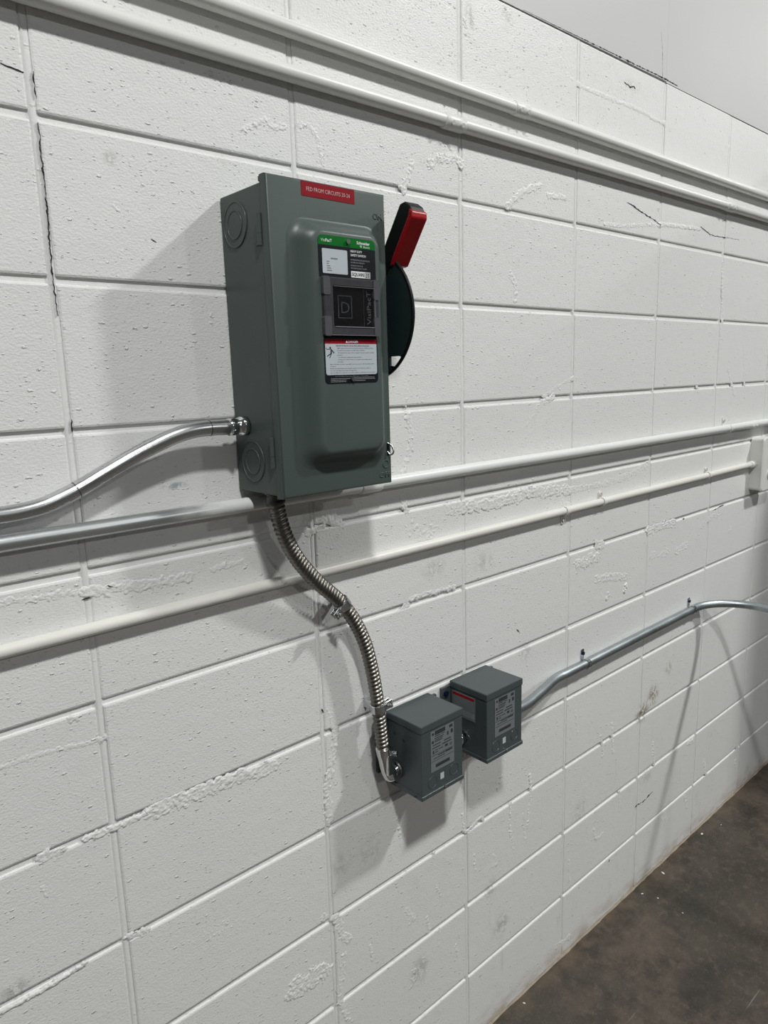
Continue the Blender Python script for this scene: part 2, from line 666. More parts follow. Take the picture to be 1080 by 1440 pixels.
def crack(pts_px, w0, w1, y=-0.0006, jag=0.0012, step=0.0025, name='crack', mat=MAT_CRACK, parent=wall, plane=None):
    """dark open crack as a thin jagged sliver along a line seen on the wall"""
    P = resample(spline([at(px, py, 0) for px, py in pts_px], 10), step)
    n = len(P)
    b = bmesh.new()
    prev = None
    for i, p in enumerate(P):
        t = i / max(1, n - 1)
        d = (P[min(n - 1, i + 1)] - P[max(0, i - 1)])
        nn = Vector((-d.z, 0, d.x)).normalized()
        w = (w0 + (w1 - w0) * t) * max(0.04, 0.45 + 1.3 * mnoise.noise(p * 110 + Vector((2, 4, 6)))) * min(1, 4 * min(t, 1 - t) + .15)
        c = p + nn * jag * (mnoise.noise(p * 75 + Vector((3, 1, 2))) + 0.8 * mnoise.noise(p * 210 + Vector((1, 7, 2))))
        cur = (b.verts.new((c.x + nn.x * w, y, c.z + nn.z * w)), b.verts.new((c.x - nn.x * w, y, c.z - nn.z * w)))
        if prev:
            b.faces.new((prev[0], prev[1], cur[1], cur[0]))
        prev = cur
    g_ = bmesh.ops.extrude_face_region(b, geom=list(b.faces))
    bmesh.ops.translate(b, verts=[v for v in g_['geom'] if isinstance(v, bmesh.types.BMVert)], vec=(0, 0.003, 0))
    bmesh.ops.recalc_face_normals(b, faces=b.faces)
    return obj(name, b, mat, parent)


crack([(735, 14), (790, 41), (850, 70), (905, 97), (938, 112)], .0006, .0026, -.0016, .0006)
crack([(925, 107), (938, 113), (952, 121)], .0022, .0034, -.0018, .0008)
crack([(929, 45), (931, 75), (931, 112)], .0004, .0016, -.0014, .0005)
crack([(53, 172), (60, 240), (66, 300), (71, 355), (75, 398), (79, 420), (82, 445)], .0009, .0007, -.0012, .0022)
crack([(47, 100), (51, 140)], .0008, .0004, -.0012, .001)
crack([(0, 88), (18, 96), (36, 103)], .0008, .0006, -.0012, .0008)
crack([(882, 284), (895, 293), (905, 300), (918, 308), (929, 317)], .0018, .0012, -.0012, .0018)
crack([(985, 318), (1000, 330), (1020, 334), (1040, 337)], .0006, .0004, -.0010, .002)
crack([(100, 590), (102, 608)], .0012, .0008, -.0012, .001)
crack([(140, 742), (146, 748), (155, 752)], .0012, .0010, -.0010, .003)
crack([(150, 823), (158, 826), (166, 826)], .0010, .0012, -.0010, .002)
crack([(115, 843), (128, 840)], .0012, .0010, -.0010, .001)
crack([(453, 997), (455, 1003)], .0018, .0016, -.0010, .0006, .003)
crack([(1002, 718), (1012, 713), (1018, 709)], .0024, .0020, -.0010, .002)
crack([(960, 731), (963, 728)], .0022, .0020, -.0010, .001, .004)
crack([(893, 1135), (905, 1126), (918, 1112)], .0016, .0024, -.0010, .004)
crack([(878, 116), (886, 121), (894, 124)], .0008, .0016, -.0010, .004)
crack([(856, 1212), (857, 1208)], .0030, .0026, -.0010, .0006, .004)
crack([(212, 336), (220, 341)], .0010, .0008, -.0010, .0006, .003)
crack([(726, 885), (732, 891)], .0026, .0022, -.0010, .001, .004)


def smear(pts_px, w_px, h=0.0016, ragged=0.6, rough=0.5, res=0.0015, seed=0):
    """mortar or old paint left on the block face: a raised ragged patch"""
    P = [at(px, py, 0) for px, py in pts_px]
    P = resample(spline(P, 8), 0.004) if len(P) > 1 else P
    depth = (P[len(P) // 2] - CAM).dot(FW)
    W = w_px * depth / FPX
    xs = [p.x for p in P]
    zs = [p.z for p in P]
    m = W * 1.6
    xa, xb, za, zb = min(xs) - m, max(xs) + m, min(zs) - m, max(zs) + m
    res = max(res, math.sqrt((xb - xa) * (zb - za) / 14000))
    nx, nz = int((xb - xa) / res) + 1, int((zb - za) / res) + 1
    so = Vector((seed * 13.7, seed * 3.1, seed))
    H = {}
    for i in range(nx + 1):
        x = xa + i * res
        near = [p for p in P if abs(p.x - x) < m]
        if not near:
            continue
        for k in range(nz + 1):
            z = za + k * res
            d = min(math.hypot(p.x - x, p.z - z) for p in near)
            if d > m:
                continue
            q = Vector((x, 0, z))
            e = (1 - d / W) + ragged * mnoise.noise(q * (1.1 / W) + so) + 0.35 * ragged * mnoise.noise(q * 210 + so)
            if e <= 0:
                continue
            hh = min(1, e / 0.16)
            hh *= 0.40 + rough * (1.5 * abs(mnoise.noise(q * 120 + so)) + 1.1 * abs(mnoise.noise(q * 260 + so)))
            H[(i, k)] = hh * h
    if not H:
        return
    b = bmesh.new()
    V = {}

    def vv(i, k):
        if (i, k) not in V:
            V[(i, k)] = b.verts.new((xa + i * res, 0.0007 - H.get((i, k), 0.0), za + k * res))
        return V[(i, k)]
    for (i, k) in list(H):
        for di, dk in ((0, 0), (-1, 0), (0, -1), (-1, -1)):
            a = (i + di, k + dk)
            if ('f',) + a in V:
                continue
            V[('f',) + a] = 1
            b.faces.new((vv(*a), vv(a[0] + 1, a[1]), vv(a[0] + 1, a[1] + 1), vv(a[0], a[1] + 1)))
    bmesh.ops.recalc_face_normals(b, faces=b.faces)
    if sum(f.normal.y for f in b.faces) > 0:
        bmesh.ops.reverse_faces(b, faces=b.faces)
    obj('mortar_smear', b, MAT_WALL, wall, True)


SM = [
    ([(630, 716), (655, 713), (685, 710), (715, 703), (745, 693), (780, 690), (800, 690)], 8, .0020), ([(800, 690), (830, 684), (850, 680), (880, 670), (912, 653)], 5, .0016),
    ([(575, 745), (590, 750), (608, 745)], 13, .0018), ([(462, 720), (476, 735), (474, 758)], 14, .0016), ([(432, 750), (455, 742)], 5, .0012),
    ([(215, 1142), (255, 1125), (300, 1108), (345, 1092), (385, 1075)], 11, .0022), ([(60, 1205), (88, 1198)], 8, .0016), ([(120, 1180), (160, 1165), (205, 1145)], 5, .0022),
    ([(285, 1317), (310, 1308), (335, 1298)], 17, .0014), ([(258, 1324), (275, 1318)], 5, .0010), ([(418, 1388), (435, 1378), (452, 1364)], 19, .0022),
    ([(462, 1000), (472, 1030), (466, 1080), (460, 1110), (464, 1155)], 6, .0016), ([(472, 1290), (482, 1315), (490, 1322)], 7, .0018), ([(484, 1345), (480, 1380), (478, 1405), (490, 1435)], 5, .0016),
    ([(455, 1290), (458, 1290)], 5, .0020), ([(0, 848), (45, 843), (85, 836), (120, 832)], 6, .0015), ([(120, 832), (155, 830), (190, 824), (235, 818), (270, 810)], 8, .0016), ([(300, 800), (340, 790)], 5, .0012),
    ([(0, 1080), (60, 1060), (140, 1040), (200, 1010), (290, 975)], 4, .0009), ([(605, 230), (620, 222), (640, 222), (650, 232)], 7, .0020), ([(580, 232), (572, 250), (566, 270)], 6, .0018),
    ([(345, 182), (370, 170), (385, 178), (402, 178)], 5, .0016), ([(420, 177), (435, 178), (446, 195), (455, 235)], 4, .0012), ([(718, 385), (724, 402), (724, 420)], 6, .0018),
    ([(572, 440), (575, 520), (570, 570)], 3, .0008), ([(574, 585), (578, 620), (572, 650), (566, 665)], 7, .0016), ([(566, 700), (571, 718)], 6, .0018),
    ([(715, 290), (735, 270), (760, 262)], 5, .0012), ([(770, 275), (795, 278)], 4, .0014), ([(850, 315), (880, 318), (930, 316), (985, 322)], 3, .0010),
    ([(748, 595), (742, 610), (738, 630), (742, 640)], 4, .0012), ([(765, 557), (800, 535), (850, 515), (880, 500)], 3, .0008), ([(742, 598), (760, 570), (778, 558)], 5, .0014),
    ([(765, 622), (790, 630)], 6, .0012), ([(840, 768), (848, 766)], 7, .0020), ([(812, 795), (830, 788), (840, 784)], 8, .0018), ([(840, 815), (862, 812), (880, 812)], 6, .0016),
    ([(912, 745), (930, 740), (948, 735)], 7, .0022), ([(915, 782), (930, 780), (940, 776)], 6, .0016), ([(950, 775), (968, 765)], 6, .0018), ([(990, 735), (1005, 725), (1018, 718)], 5, .0016),
    ([(1028, 742), (1026, 748)], 4, .0016), ([(855, 835), (853, 842)], 3, .0024), ([(880, 823), (878, 832)], 3, .0024), ([(570, 850), (566, 870), (564, 895)], 7, .0010),
    ([(578, 842), (600, 835), (640, 825)], 4, .0018), ([(670, 865), (680, 855), (700, 850)], 6, .0010), ([(730, 835), (737, 845), (745, 845)], 4, .0008),
    ([(650, 1145), (655, 1170), (678, 1150), (678, 1190)], 2.5, .0010), ([(718, 1130), (716, 1160), (718, 1175)], 3, .0014), ([(745, 1090), (746, 1110), (743, 1150), (741, 1165)], 3, .0014),
    ([(720, 1175), (722, 1200)], 2.5, .0012), ([(610, 1200), (612, 1240), (620, 1260)], 2.5, .0010), ([(572, 1280), (580, 1290), (576, 1298)], 6, .0016), ([(582, 1365), (580, 1385)], 5, .0016),
    ([(617, 1310), (618, 1330)], 4, .0012), ([(705, 1290), (712, 1305), (700, 1310)], 4, .0010), ([(780, 1332), (790, 1326), (800, 1318)], 5, .0014), ([(930, 1152), (942, 1150)], 4, .0014),
    ([(962, 1120), (966, 1135)], 3, .0012), ([(1035, 1040), (1038, 1060)], 4, .0012), ([(1033, 1070), (1036, 1080)], 3, .0012), ([(860, 1018), (862, 1060)], 3, .0012),
    ([(575, 20), (570, 60), (578, 80)], 4, .0012), ([(653, 20), (655, 60)], 5, .0014), ([(790, 60), (792, 95), (812, 117), (850, 135), (900, 155), (930, 172), (960, 175), (985, 192), (1025, 207)], 3, .0007),
    ([(985, 163), (992, 166)], 5, .0014), ([(1002, 380), (996, 400), (985, 440)], 3, .0012), ([(1017, 370), (1016, 400), (1016, 465)], 3, .0010), ([(1024, 520), (1030, 545), (1032, 555)], 3, .0012), ([(980, 545), (985, 575)], 3, .0012),
    ([(1046, 485), (1047, 560)], 2.5, .0010), ([(160, 290), (170, 300), (175, 305)], 3, .0010), ([(165, 358), (175, 355)], 4, .0012), ([(300, 430), (296, 445)], 3, .0010), ([(200, 1310), (208, 1310)], 5, .0018), ([(60, 1247), (64, 1260)], 4, .0012),
    ([(100, 1012), (110, 1010)], 5, .0014), ([(365, 1135), (372, 1130)], 6, .0010), ([(430, 1235), (440, 1245), (428, 1250)], 5, .0010), ([(790, 708), (800, 712)], 6, .0010),
    ([(0, 1425), (60, 1392), (120, 1355)], 3.5, .0016), ([(180, 1318), (205, 1310)], 5, .0016), ([(700, 1110), (706, 1090)], 2.5, .0010),
    ([(560, 1150), (562, 1175)], 2.5, .0012), ([(735, 1145), (738, 1180)], 2.5, .0012), ([(800, 1210), (801, 1240)], 2.5, .0010), ([(666, 1200), (668, 1225)], 3, .0014), ([(690, 1200), (700, 1212), (690, 1218)], 3.5, .0012),
    ([(835, 1165), (838, 1180), (848, 1172)], 3, .0012), ([(870, 1115), (872, 1135)], 3, .0012), ([(918, 1045), (920, 1075)], 2.5, .0012), ([(990, 1070), (993, 1090)], 3, .0012), ([(968, 1045), (975, 1042)], 3.5, .0014), ([(845, 1035), (848, 1065)], 2.5, .0012),
    ([(640, 1330), (645, 1345)], 3, .0012), ([(735, 1300), (742, 1290)], 3.5, .0012), ([(600, 1290), (604, 1310)], 3, .0012), ([(770, 1205), (790, 1190)], 2.5, .0010), ([(520, 1330), (524, 1350)], 3, .0012), ([(810, 1000), (812, 1030)], 3, .0010),
]
for k, (pts, w, h) in enumerate(SM):
    smear(pts, w, h * (1.7 if w <= 3.5 else 1.15), 0.75, 0.55, seed=k + 1)

# ------------------------------------------------------------------ the floor
floor = obj('floor', box(X0, X1, -9.0, 0.19, -0.15, 0.0), MAT_FLOOR)
tag(floor, 'dark brown stained concrete floor with scratches along the white wall', None, None, 'structure')
# crumbs of mortar and paint lying on it
for k, (px, py, s) in enumerate(((987, 1173, .009), (932, 1228, .010), (903, 1257, .006), (925, 1263, .005), (737, 1411, .006), (1014, 1160, .004), (960, 1284, .004))):
    p = atz(px, py, 0)
    b = bmesh.new()
    bmesh.ops.create_icosphere(b, subdivisions=2, radius=1.0)
    for v in b.verts:
        n_ = 0.68 * (1 + 0.45 * mnoise.noise(v.co * 1.7 + Vector((k * 5, 0, 0))))
        v.co = Vector((v.co.x * s * n_, v.co.y * s * .6 * n_, max(-.25, v.co.z) * s * .45 * n_))
    zmin = min(v.co.z for v in b.verts)
    bmesh.ops.rotate(b, verts=b.verts, cent=(0, 0, 0), matrix=Matrix.Rotation(k * 1.3, 3, 'Z'))
    bmesh.ops.translate(b, verts=b.verts, vec=(p.x, p.y, -zmin))
    where = ['farthest one by the wall', 'beside the foot of the wall', 'small one below the larger flake', 'thin one on the dark patch', 'nearest one by the wall edge', 'tiny one at the far right', 'tiny one out on the floor'][k]
    o = obj('paint_flake', b, MAT_PIPE, None, True)
    tag(o, 'white paint flake lying on the brown floor, ' + where, 'paint flake', 'paint flakes on the floor')
# ridge of dirt and caulk where wall and floor meet
b = bmesh.new()
prev = None
for k in range(361):
    x = X0 + (X1 - X0) * k / 360
    a = 0.0035 + 0.003 * mnoise.noise(Vector((x * 14, 2, 0))) + .002 * mnoise.noise(Vector((x * 60, 2, 0)))
    h = 0.004 + 0.004 * mnoise.noise(Vector((x * 11, 7, 0))) + .002 * mnoise.noise(Vector((x * 70, 2, 0)))
    cur = [b.verts.new((x, 0.004, max(.002, h))), b.verts.new((x, -a * .45, max(.0015, h * .5))), b.verts.new((x, -max(.002, a), -0.0005))]
    if prev:
        for i in range(2):
            b.faces.new((prev[i], prev[i + 1], cur[i + 1], cur[i]))
    prev = cur
bmesh.ops.recalc_face_normals(b, faces=b.faces)
MAT_RIM = plain('rusty_caulk', (0.30, 0.255, 0.20), 0.8, 0, 0.5, 30)
trim = obj('trim_1', b, MAT_RIM, None, True)
tag(trim, 'thin rusty line of dirt and caulk along the foot of the wall', None, None, 'structure')


# ------------------------------------------------------------------ conduits on the wall
def coupling(parent, x, y, z, r, mat, L=0.045, screws=True, out=Vector((0, -1, -.35))):
    o = obj('coupling', tube([(x - L / 2, y, z), (x - L / 2 + .002, y, z), (x + L / 2 - .002, y, z), (x + L / 2, y, z)], [r + .0006, r + .0016, r + .0016, r + .0006], 24), mat, parent, True)
    if screws:
        n = out.normalized()
        for s in (-1, 1):
            c = Vector((x + s * L * .24, y, z)) + n * (r + .0022)
            obj('set_screw', cyl(c, n, .0042, .005, 10), mat, o, False)
    return o


def straight(name, label, x0, x1, y, z0, z1, r, mat, cat='conduit'):
    root = thing(name, label, cat, (x0, y, z0))
    n = 40
    path = []
    for i in range(n + 1):
        t = i / n
        x = x0 + (x1 - x0) * t
        path.append((x, y + .0006 * mnoise.noise(Vector((x * 2, z0 * 9, 1))), z0 + (z1 - z0) * t + .0012 * mnoise.noise(Vector((x * 1.7, z0 * 9, 4)))))
    obj('pipe', tube(path, r, 24), mat, root, True)
    return root


def strap(x, y, z, r, mat, screw_mat, label, side=1, group=None, width=0.013, tab=0.026):
    """one-hole strap: band over the pipe, foot on the wall with a screw"""
    root = thing('pipe_strap', label, 'pipe strap', (x, 0, z), group)
    b = bmesh.new()
    ro, ri = r + .0022, r + .0006
    A = []
    n = 14
    for k in range(n + 1):
        a = PI / 2 * side - PI * k / n * side          # from the tab side over the front to the far side
        A.append((y - math.cos(a), z + math.sin(a), a))
    rows = []
    for k in range(n + 1):
        a = PI / 2 - PI * k / n
        cy, cz = -math.cos(a), side * math.sin(a)
        rows.append([b.verts.new((x + sx, y + cy * rr, z + cz * rr)) for sx, rr in ((-width / 2, ri), (-width / 2, ro), (width / 2, ro), (width / 2, ri))])
    for P, Q in zip(rows[:-1], rows[1:]):
        for k in range(4):
            b.faces.new((P[k], P[(k + 1) % 4], Q[(k + 1) % 4], Q[k]))
    b.faces.new(rows[0])
    b.faces.new(list(reversed(rows[-1])))
    bmesh.ops.recalc_face_normals(b, faces=b.faces)
    obj('band', b, mat, root)
    z0, z1 = sorted((z + side * r * .7, z + side * (r + tab)))
    foot = plate(x - width / 2 - .001, x + width / 2 + .001, z0, z1, 0.0, -0.0025, .004)
    obj('foot', foot, mat, root)
    if -y - r > .004:      # riser between wall and band
        obj('spacer', box(x - width / 2, x + width / 2, y, 0.0, z + side * r * .72 - .001, z + side * r * .72 + .001), mat, root)
    zs = z + side * (r + tab * .55)
    s = obj('screw', cyl((x, -.0045, zs), (0, 1, 0), .0052, .005, 12), screw_mat, root)
    obj('slot', box(x - .0008, x + .0008, -.0074, -.006, zs - .004, zs + .004), MAT_STEEL_DARK, s)
    return root


A_R, B_R, C_R, D_R = .0122, .0128, .0119, .0098
pa = straight('painted_conduit', 'topmost white painted conduit running along the wall under the cracked panel edge', X0 + .05, X1 - .05, -.0128, 2.2325, 2.238, A_R, MAT_PIPE)
wx = at(735, 158, -.02).x
coupling(pa, wx, -.0128, 2.2345, A_R, MAT_PIPE, .05)
pb = straight('painted_conduit', 'second white painted conduit from the top, just below the topmost one', X0 + .05, X1 - .05, -.0134, 2.1665, 2.1725, B_R, MAT_PIPE)
coupling(pb, at(641, 172, -.022).x, -.0134, 2.1685, B_R, MAT_PIPE, .058)
coupling(pb, at(1030, 285, -.022).x, -.0134, 2.170, B_R, MAT_PIPE, .058)
pc = straight('half_painted_conduit', 'straight conduit passing behind the safety switch, bare galvanised left and white right', X0 + .05, X1 - .05, -.0200, 1.4905, 1.4825, C_R, MAT_HALF)
coupling(pc, at(532, 690, -.022).x - .02, -.0200, 1.4865, C_R, MAT_PIPE, .05, False)
coupling(pc, at(1057, 600, -.02).x, -.0200, 1.4845, C_R, MAT_PIPE, .06, True)
pdx1 = 2.345
pd_ = straight('cream_conduit', 'cream white painted conduit below the safety switch ending in the junction box', X0 + .05, pdx1, -.0104, 1.3405, 1.3395, D_R, MAT_PIPE_OLD)
strap(at(1024, 607, -.02).x, -.0200, 1.4845, C_R, MAT_PIPE, MAT_PIPE, 'white painted strap holding the conduit near the right edge, above the junction box', 1)
strap(at(796, 722, -.012).x, -.0104, 1.340, D_R, MAT_PIPE_OLD, MAT_PIPE_OLD, 'painted strap on the cream conduit, the one nearest the safety switch', -1)
strap(at(848, 708, -.012).x, -.0104, 1.340, D_R, MAT_PIPE_OLD, MAT_PIPE_OLD, 'painted strap on the cream conduit, middle one of three', 1, tab=.018)
strap(at(996, 668, -.012).x, -.0104, 1.340, D_R, MAT_PIPE_OLD, MAT_PIPE_OLD, 'painted strap on the cream conduit, the one nearest the junction box', 1, tab=.016)

# junction box at the right edge of the view
jx0, jx1, jz0, jz1, jd = 2.345, 2.465, 1.243, 1.432, .042
jb = thing('junction_box', 'white painted junction box at the right edge where the cream conduit ends', 'junction box', ((jx0 + jx1) / 2, 0, jz0))
obj('body', loft([rrect(jx0, jx1, jz0, jz1, .012, 0), rrect(jx0, jx1, jz0, jz1, .012, -jd + .004)]), MAT_PIPE, jb)
cov = obj('cover', loft([rrect(jx0 - .003, jx1 + .003, jz0 - .003, jz1 + .003, .014, -jd + .004), rrect(jx0 - .003, jx1 + .003, jz0 - .003, jz1 + .003, .014, -jd - .001), rrect(jx0 + .001, jx1 - .001, jz0 + .001, jz1 - .001, .012, -jd - .004)]), MAT_PIPE, jb)
for zc in (1.375, 1.30):
    obj('outlet_face', cyl(((jx0 + jx1) / 2, -jd - .005, zc), (0, 1, 0), .0175, .006, 24), MAT_PIPE, cov)
obj('screw', cyl(((jx0 + jx1) / 2, -jd - .005, 1.3375), (0, 1, 0), .004, .004, 10), MAT_PIPE, cov)
obj('connector', tube([(jx0 - .028, -.0104, 1.3395), (jx0 - .026, -.0104, 1.3395), (jx0 - .002, -.012, 1.3395), (jx0 + .001, -.012, 1.3395)], [.0105, .0135, .0135, .0150], 20), MAT_PIPE_OLD, jb, True)

# ------------------------------------------------------------------ shiny conduit coming in from the left
ER = .0119
econ = atx(343, 600.5, .2605)
EY, EZ = -.0375, 1.6135
pts = [at(-420, 742, -.020), at(-250, 738, -.020), at(-120, 735, -.020), at(-40, 730, -.020), at(0, 725, -.020), at(30, 720, -.0205), at(60, 712, -.021), at(85, 701, -.0215), at(110, 688, -.022), at(150, 664, -.0245), at(190, 640.5, -.028),
       at(220, 625, -.031), at(245, 613.5, -.033), at(268, 606, -.035), at(292, 602.3, -.0365), at(320, 600.8, -.0375)]
epath = resample(spline(pts, 10), .006)
e_end = Vector((.2585, EY, epath[-1].z))
epath += [epath[-1].lerp(e_end, t) for t in (.35, .7, 1)]
se = thing('bent_conduit', 'shiny galvanised conduit with an offset bend entering the left side of the safety switch', 'conduit', tuple(epath[0]))
obj('pipe', tube(epath, ER, 24), MAT_EMT, se, True)
cz = e_end.z
cb = bmesh.new()
tube([(.2270, EY, cz), (.2280, EY, cz), (.2380, EY, cz), (.2385, EY, cz), (.2395, EY, cz), (.2480, EY, cz), (.2485, EY, cz), (.2605, EY, cz)], [.0122, .0136, .0136, .0128, .0128, .0136, .0150, .0150], 24, bm=cb)
ec = obj('connector', cb, MAT_CHROME, se, True)
obj('set_screw', cyl((.2330, EY - .0115, cz - .0070), (0, -1, -.6), .0036, .005, 10), MAT_CHROME, ec)
for px, py, yy in ((108, 689, -.022), (292, 602.3, -.0365)):
    p = at(px, py, yy)
    i = min(range(len(epath)), key=lambda k: (epath[k] - p).length)
    t_ = (epath[i + 1] - epath[i - 1]).normalized()
    obj('bend_mark', tube([epath[i] - t_ * .0006, epath[i] + t_ * .0006], ER + .0003, 24), MAT_INK, se)

# ------------------------------------------------------------------ safety switch
bx0, bx1, bz0, bz1, byf = .2605, .4795, 1.5120, 1.9655, -.1175
sw = thing('safety_switch', 'grey steel safety switch with red handle and green label on the block wall', 'safety switch', ((bx0 + bx1) / 2, 0, bz0))
body = obj('body', box(bx0, bx1, byf, -.0025, bz0, bz1, .0016, 2), MAT_GREY, sw)
obj('mounting_foot', box(bx0 + .05, bx1 - .05, -.0025, 0.0, bz0 + .02, bz1 - .02), MAT_GREY, body)


def ring_mesh(c, axis, R, r, seg=36, bm=None):
    c = Vector(c)
    ax = Vector(axis).normalized()
    u = ax.orthogonal().normalized()
    w = ax.cross(u)
    b_ = bm if bm is not None else bmesh.new()
    rings = []
    for i in range(seg):
        a = 2 * PI * i / seg
        d = u * math.cos(a) + w * math.sin(a)
        rings.append([b_.verts.new(c + d * (R + r * math.cos(q)) + ax * r * math.sin(q)) for q in [2 * PI * j / 6 for j in range(6)]])
    for i in range(seg):
        A, B = rings[i], rings[(i + 1) % seg]
        for j in range(6):
            b_.faces.new((A[j], A[(j + 1) % 6], B[(j + 1) % 6], B[j]))
    bmesh.ops.recalc_face_normals(b_, faces=b_.faces)
    return b_


def knockout(parent, c, axis, R, mat):
    ax = Vector(axis)
    b_ = cyl(Vector(c) + ax * .0002, ax, R, .0016, 36)
    tube([Vector(c) + ax * .0008, Vector(c) + ax * .0016], R * .62, 36, bm=b_)
    ring_mesh(Vector(c) + ax * .0010, ax, R * .99, .0008, 36, b_)
    ring_mesh(Vector(c) + ax * .0016, ax, R * .62, .0008, 36, b_)
    return obj('knockout', b_, mat, parent)


knockout(body, (bx0, -.0440, 1.9195), (-1, 0, 0), .0325, MAT_GREY)
knockout(body, (bx0, -.0530, 1.5620), (-1, 0, 0), .0325, MAT_GREY)

# door with its pressed-out field
dx0, dx1, dyf, dyb, dz0, dz1 = .2588, .4832, -.1350, -.1185, 1.5085, 1.9750
db = box(dx0, dx1, dyf, dyb, dz0, dz1)
vert = [e for e in db.edges if all(abs(v.co.y - dyf) < 1e-5 for v in e.verts)]
bmesh.ops.bevel(db, geom=vert, offset=.0045, segments=3, profile=.5, affect='EDGES')
FX0, FX1, FZ0, FZ1, FY = .3245, .4400, 1.5780, 1.8990, -.1600
GX0, GX1, GZ0, GZ1 = .2860, .4740, 1.5470, 1.9225
loops = []
prof = [(0, 0), (.12, .03), (.25, .11), (.40, .30), (.55, .55), (.70, .78), (.82, .91), (.92, .975), (1, 1)]
for s, d in prof:
    L = lambda a, b_: a + (b_ - a) * s
    loops.append(rrect(L(GX0, FX0), L(GX1, FX1), L(GZ0, FZ0), L(GZ1, FZ1), L(.034, .016), dyf + (FY - dyf) * d + (.0003 if s == 0 else 0), 8))
loft(loops, cap0=False, bm=db)
door = smooth_by_angle(obj('door', db, MAT_GREY, sw), 40)
# rolled hem showing at the top edge and corner
obj('top_hem', box(dx0 + .001, dx1 - .001, dyb, -.1130, dz1 - .0085, dz1 - .0010, .0008, 1), MAT_GREY, door)
for za, zb in ((1.880, 1.924), (1.556, 1.602)):
    hb = cyl((bx0 - .0026, -.1128, (za + zb) / 2), (0, 0, 1), .0040, (zb - za), 12)
    box(bx0 - .0022, bx0, -.1128, -.0985, za + .001, zb - .014, 0, bm=hb)
    h = obj('hinge', hb, MAT_GREY, door)
    obj('hinge_gap', cyl((bx0 - .0026, -.1128, za + (zb - za) * .38), (0, 0, 1), .0041, .0010, 12), MAT_INK, h)
# embossed lettering ON / OFF, with the I and O marks
eb = put_text('ON', .4560, dyf, 1.9345, .0095, .0190, .012, .0005)
box(.4655, .4672, dyf - .0005, dyf, 1.9180, 1.9285, bm=eb)
obj('embossed_lettering', eb, MAT_GREY, door, label='embossed ON')
eb = put_text('OFF', .4535, dyf, 1.5195, .0095, .0260, .012, .0005)
ring_mesh((.4690, dyf, 1.5425), (0, 1, 0), .0062, .0012, 24, eb)
obj('embossed_lettering', eb, MAT_GREY, door, label='embossed OFF')
# red tape label
tz = (.3190, .4195, 1.9520, 1.9725)
tp = obj('tape_label', plate(tz[0], tz[1], tz[2], tz[3], dyf, dyf - .0005, .0008), MAT_REDTAPE, door, label='red tape label with white lettering')
obj('lettering', put_text('FED FROM CIRCUITS 20-24', .3283, dyf - .0007, 1.9597, .0056, .0815, -.004), MAT_TAPEINK, tp)

# printed labels on the field
ly = FY - .0005
LX0, LX1 = .3262, .4362
lab = obj('product_label', loft([rrect(LX0, LX1, 1.8360, 1.8955, .0075, FY), rrect(LX0, LX1, 1.8360, 1.8955, .0075, ly)]), MAT_BLACKLABEL, door, label='green and black product label')
obj('green_band', loft([rrect(LX0, LX1, 1.8705, 1.8955, .0075, ly), rrect(LX0, LX1, 1.8705, 1.8955, .0075, ly - .0002)]), MAT_GREENLAB, lab)
obj('print_field', box(LX0 - .00002, LX1 + .00002, ly - .0004, ly, 1.8365, 1.8815), MAT_BLACKLABEL, lab)
t1 = put_text('Visi', .3315, ly - .0004, 1.8862, .0042, .0080, -.004)
put_text('PacT', .3400, ly - .0004, 1.8862, .0042, .0118, .016, bm=t1)
obj('lettering', t1, MAT_WHITEINK, lab)
t1 = put_text('Schneider', .3995, ly - .0004, 1.8877, .0042, .0260, .022)
put_text('Electric', .4125, ly - .0004, 1.8832, .0028, .0130, .0, bm=t1)
ring_mesh((.4075, ly - .0004, 1.8848), (0, 1, 0), .0012, .0005, 14, t1)
obj('lettering', t1, MAT_WHITEINK, lab)
obj('screw', cyl((.3815, ly - .0015, 1.8893), (0, 1, 0), .0036, .004, 16), MAT_ZINC, lab)
obj('paper_label', plate(.3325, .3800, 1.8415, 1.8765, ly - .0004, ly - .0006, .0018), MAT_PAPER, lab)
t1 = box(.3480, .3610, ly - .0008, ly - .0007, 1.8622, 1.8640)
for z, w in ((1.8585, .0050), (1.8555, .0035), (1.8522, .0060), (1.8490, .0078), (1.8458, .0090)):
    box(.3405, .3405 + w, ly - .0008, ly - .0007, z - .0006, z + .0006, bm=t1)
obj('small_print', t1, MAT_INK_GREY, lab)
t1 = put_text('HEAVY DUTY', .3865, ly - .0006, 1.8750, .0032, .0230, .014)
put_text('SAFETY SWITCH', .3865, ly - .0006, 1.8694, .0032, .0300, .014, bm=t1)
t2 = put_text('INTERRUPTOR DE SEGURIDAD', .3865, ly - .0006, 1.8632, .0020, .0375, .0)
put_text('DE SERVICIO PESADO', .3865, ly - .0006, 1.8594, .0020, .0270, .0, bm=t2)
put_text('INTERRUPTEUR DE', .3865, ly - .0006, 1.8548, .0020, .0235, .0, bm=t2)
put_text('SECURITE HEAVY DUTY', .3865, ly - .0006, 1.8510, .0020, .0315, .0, bm=t2)
obj('lettering', t1, MAT_WHITEINK, lab)
obj('small_print', t2, MAT_DIMINK, lab)
obj('square_badge', box(.3865, .4245, ly - .0006, ly - .0003, 1.8385, 1.8478), MAT_WHITEINK, lab)
t1 = put_text('SQUARE', .3880, ly - .0008, 1.8408, .0050, .0255, .020)
box(.4148, .4236, ly - .0008, ly - .00065, 1.8393, 1.8470, bm=t1)
obj('lettering', t1, MAT_BLACKLABEL, lab)
t1 = bmesh.new()
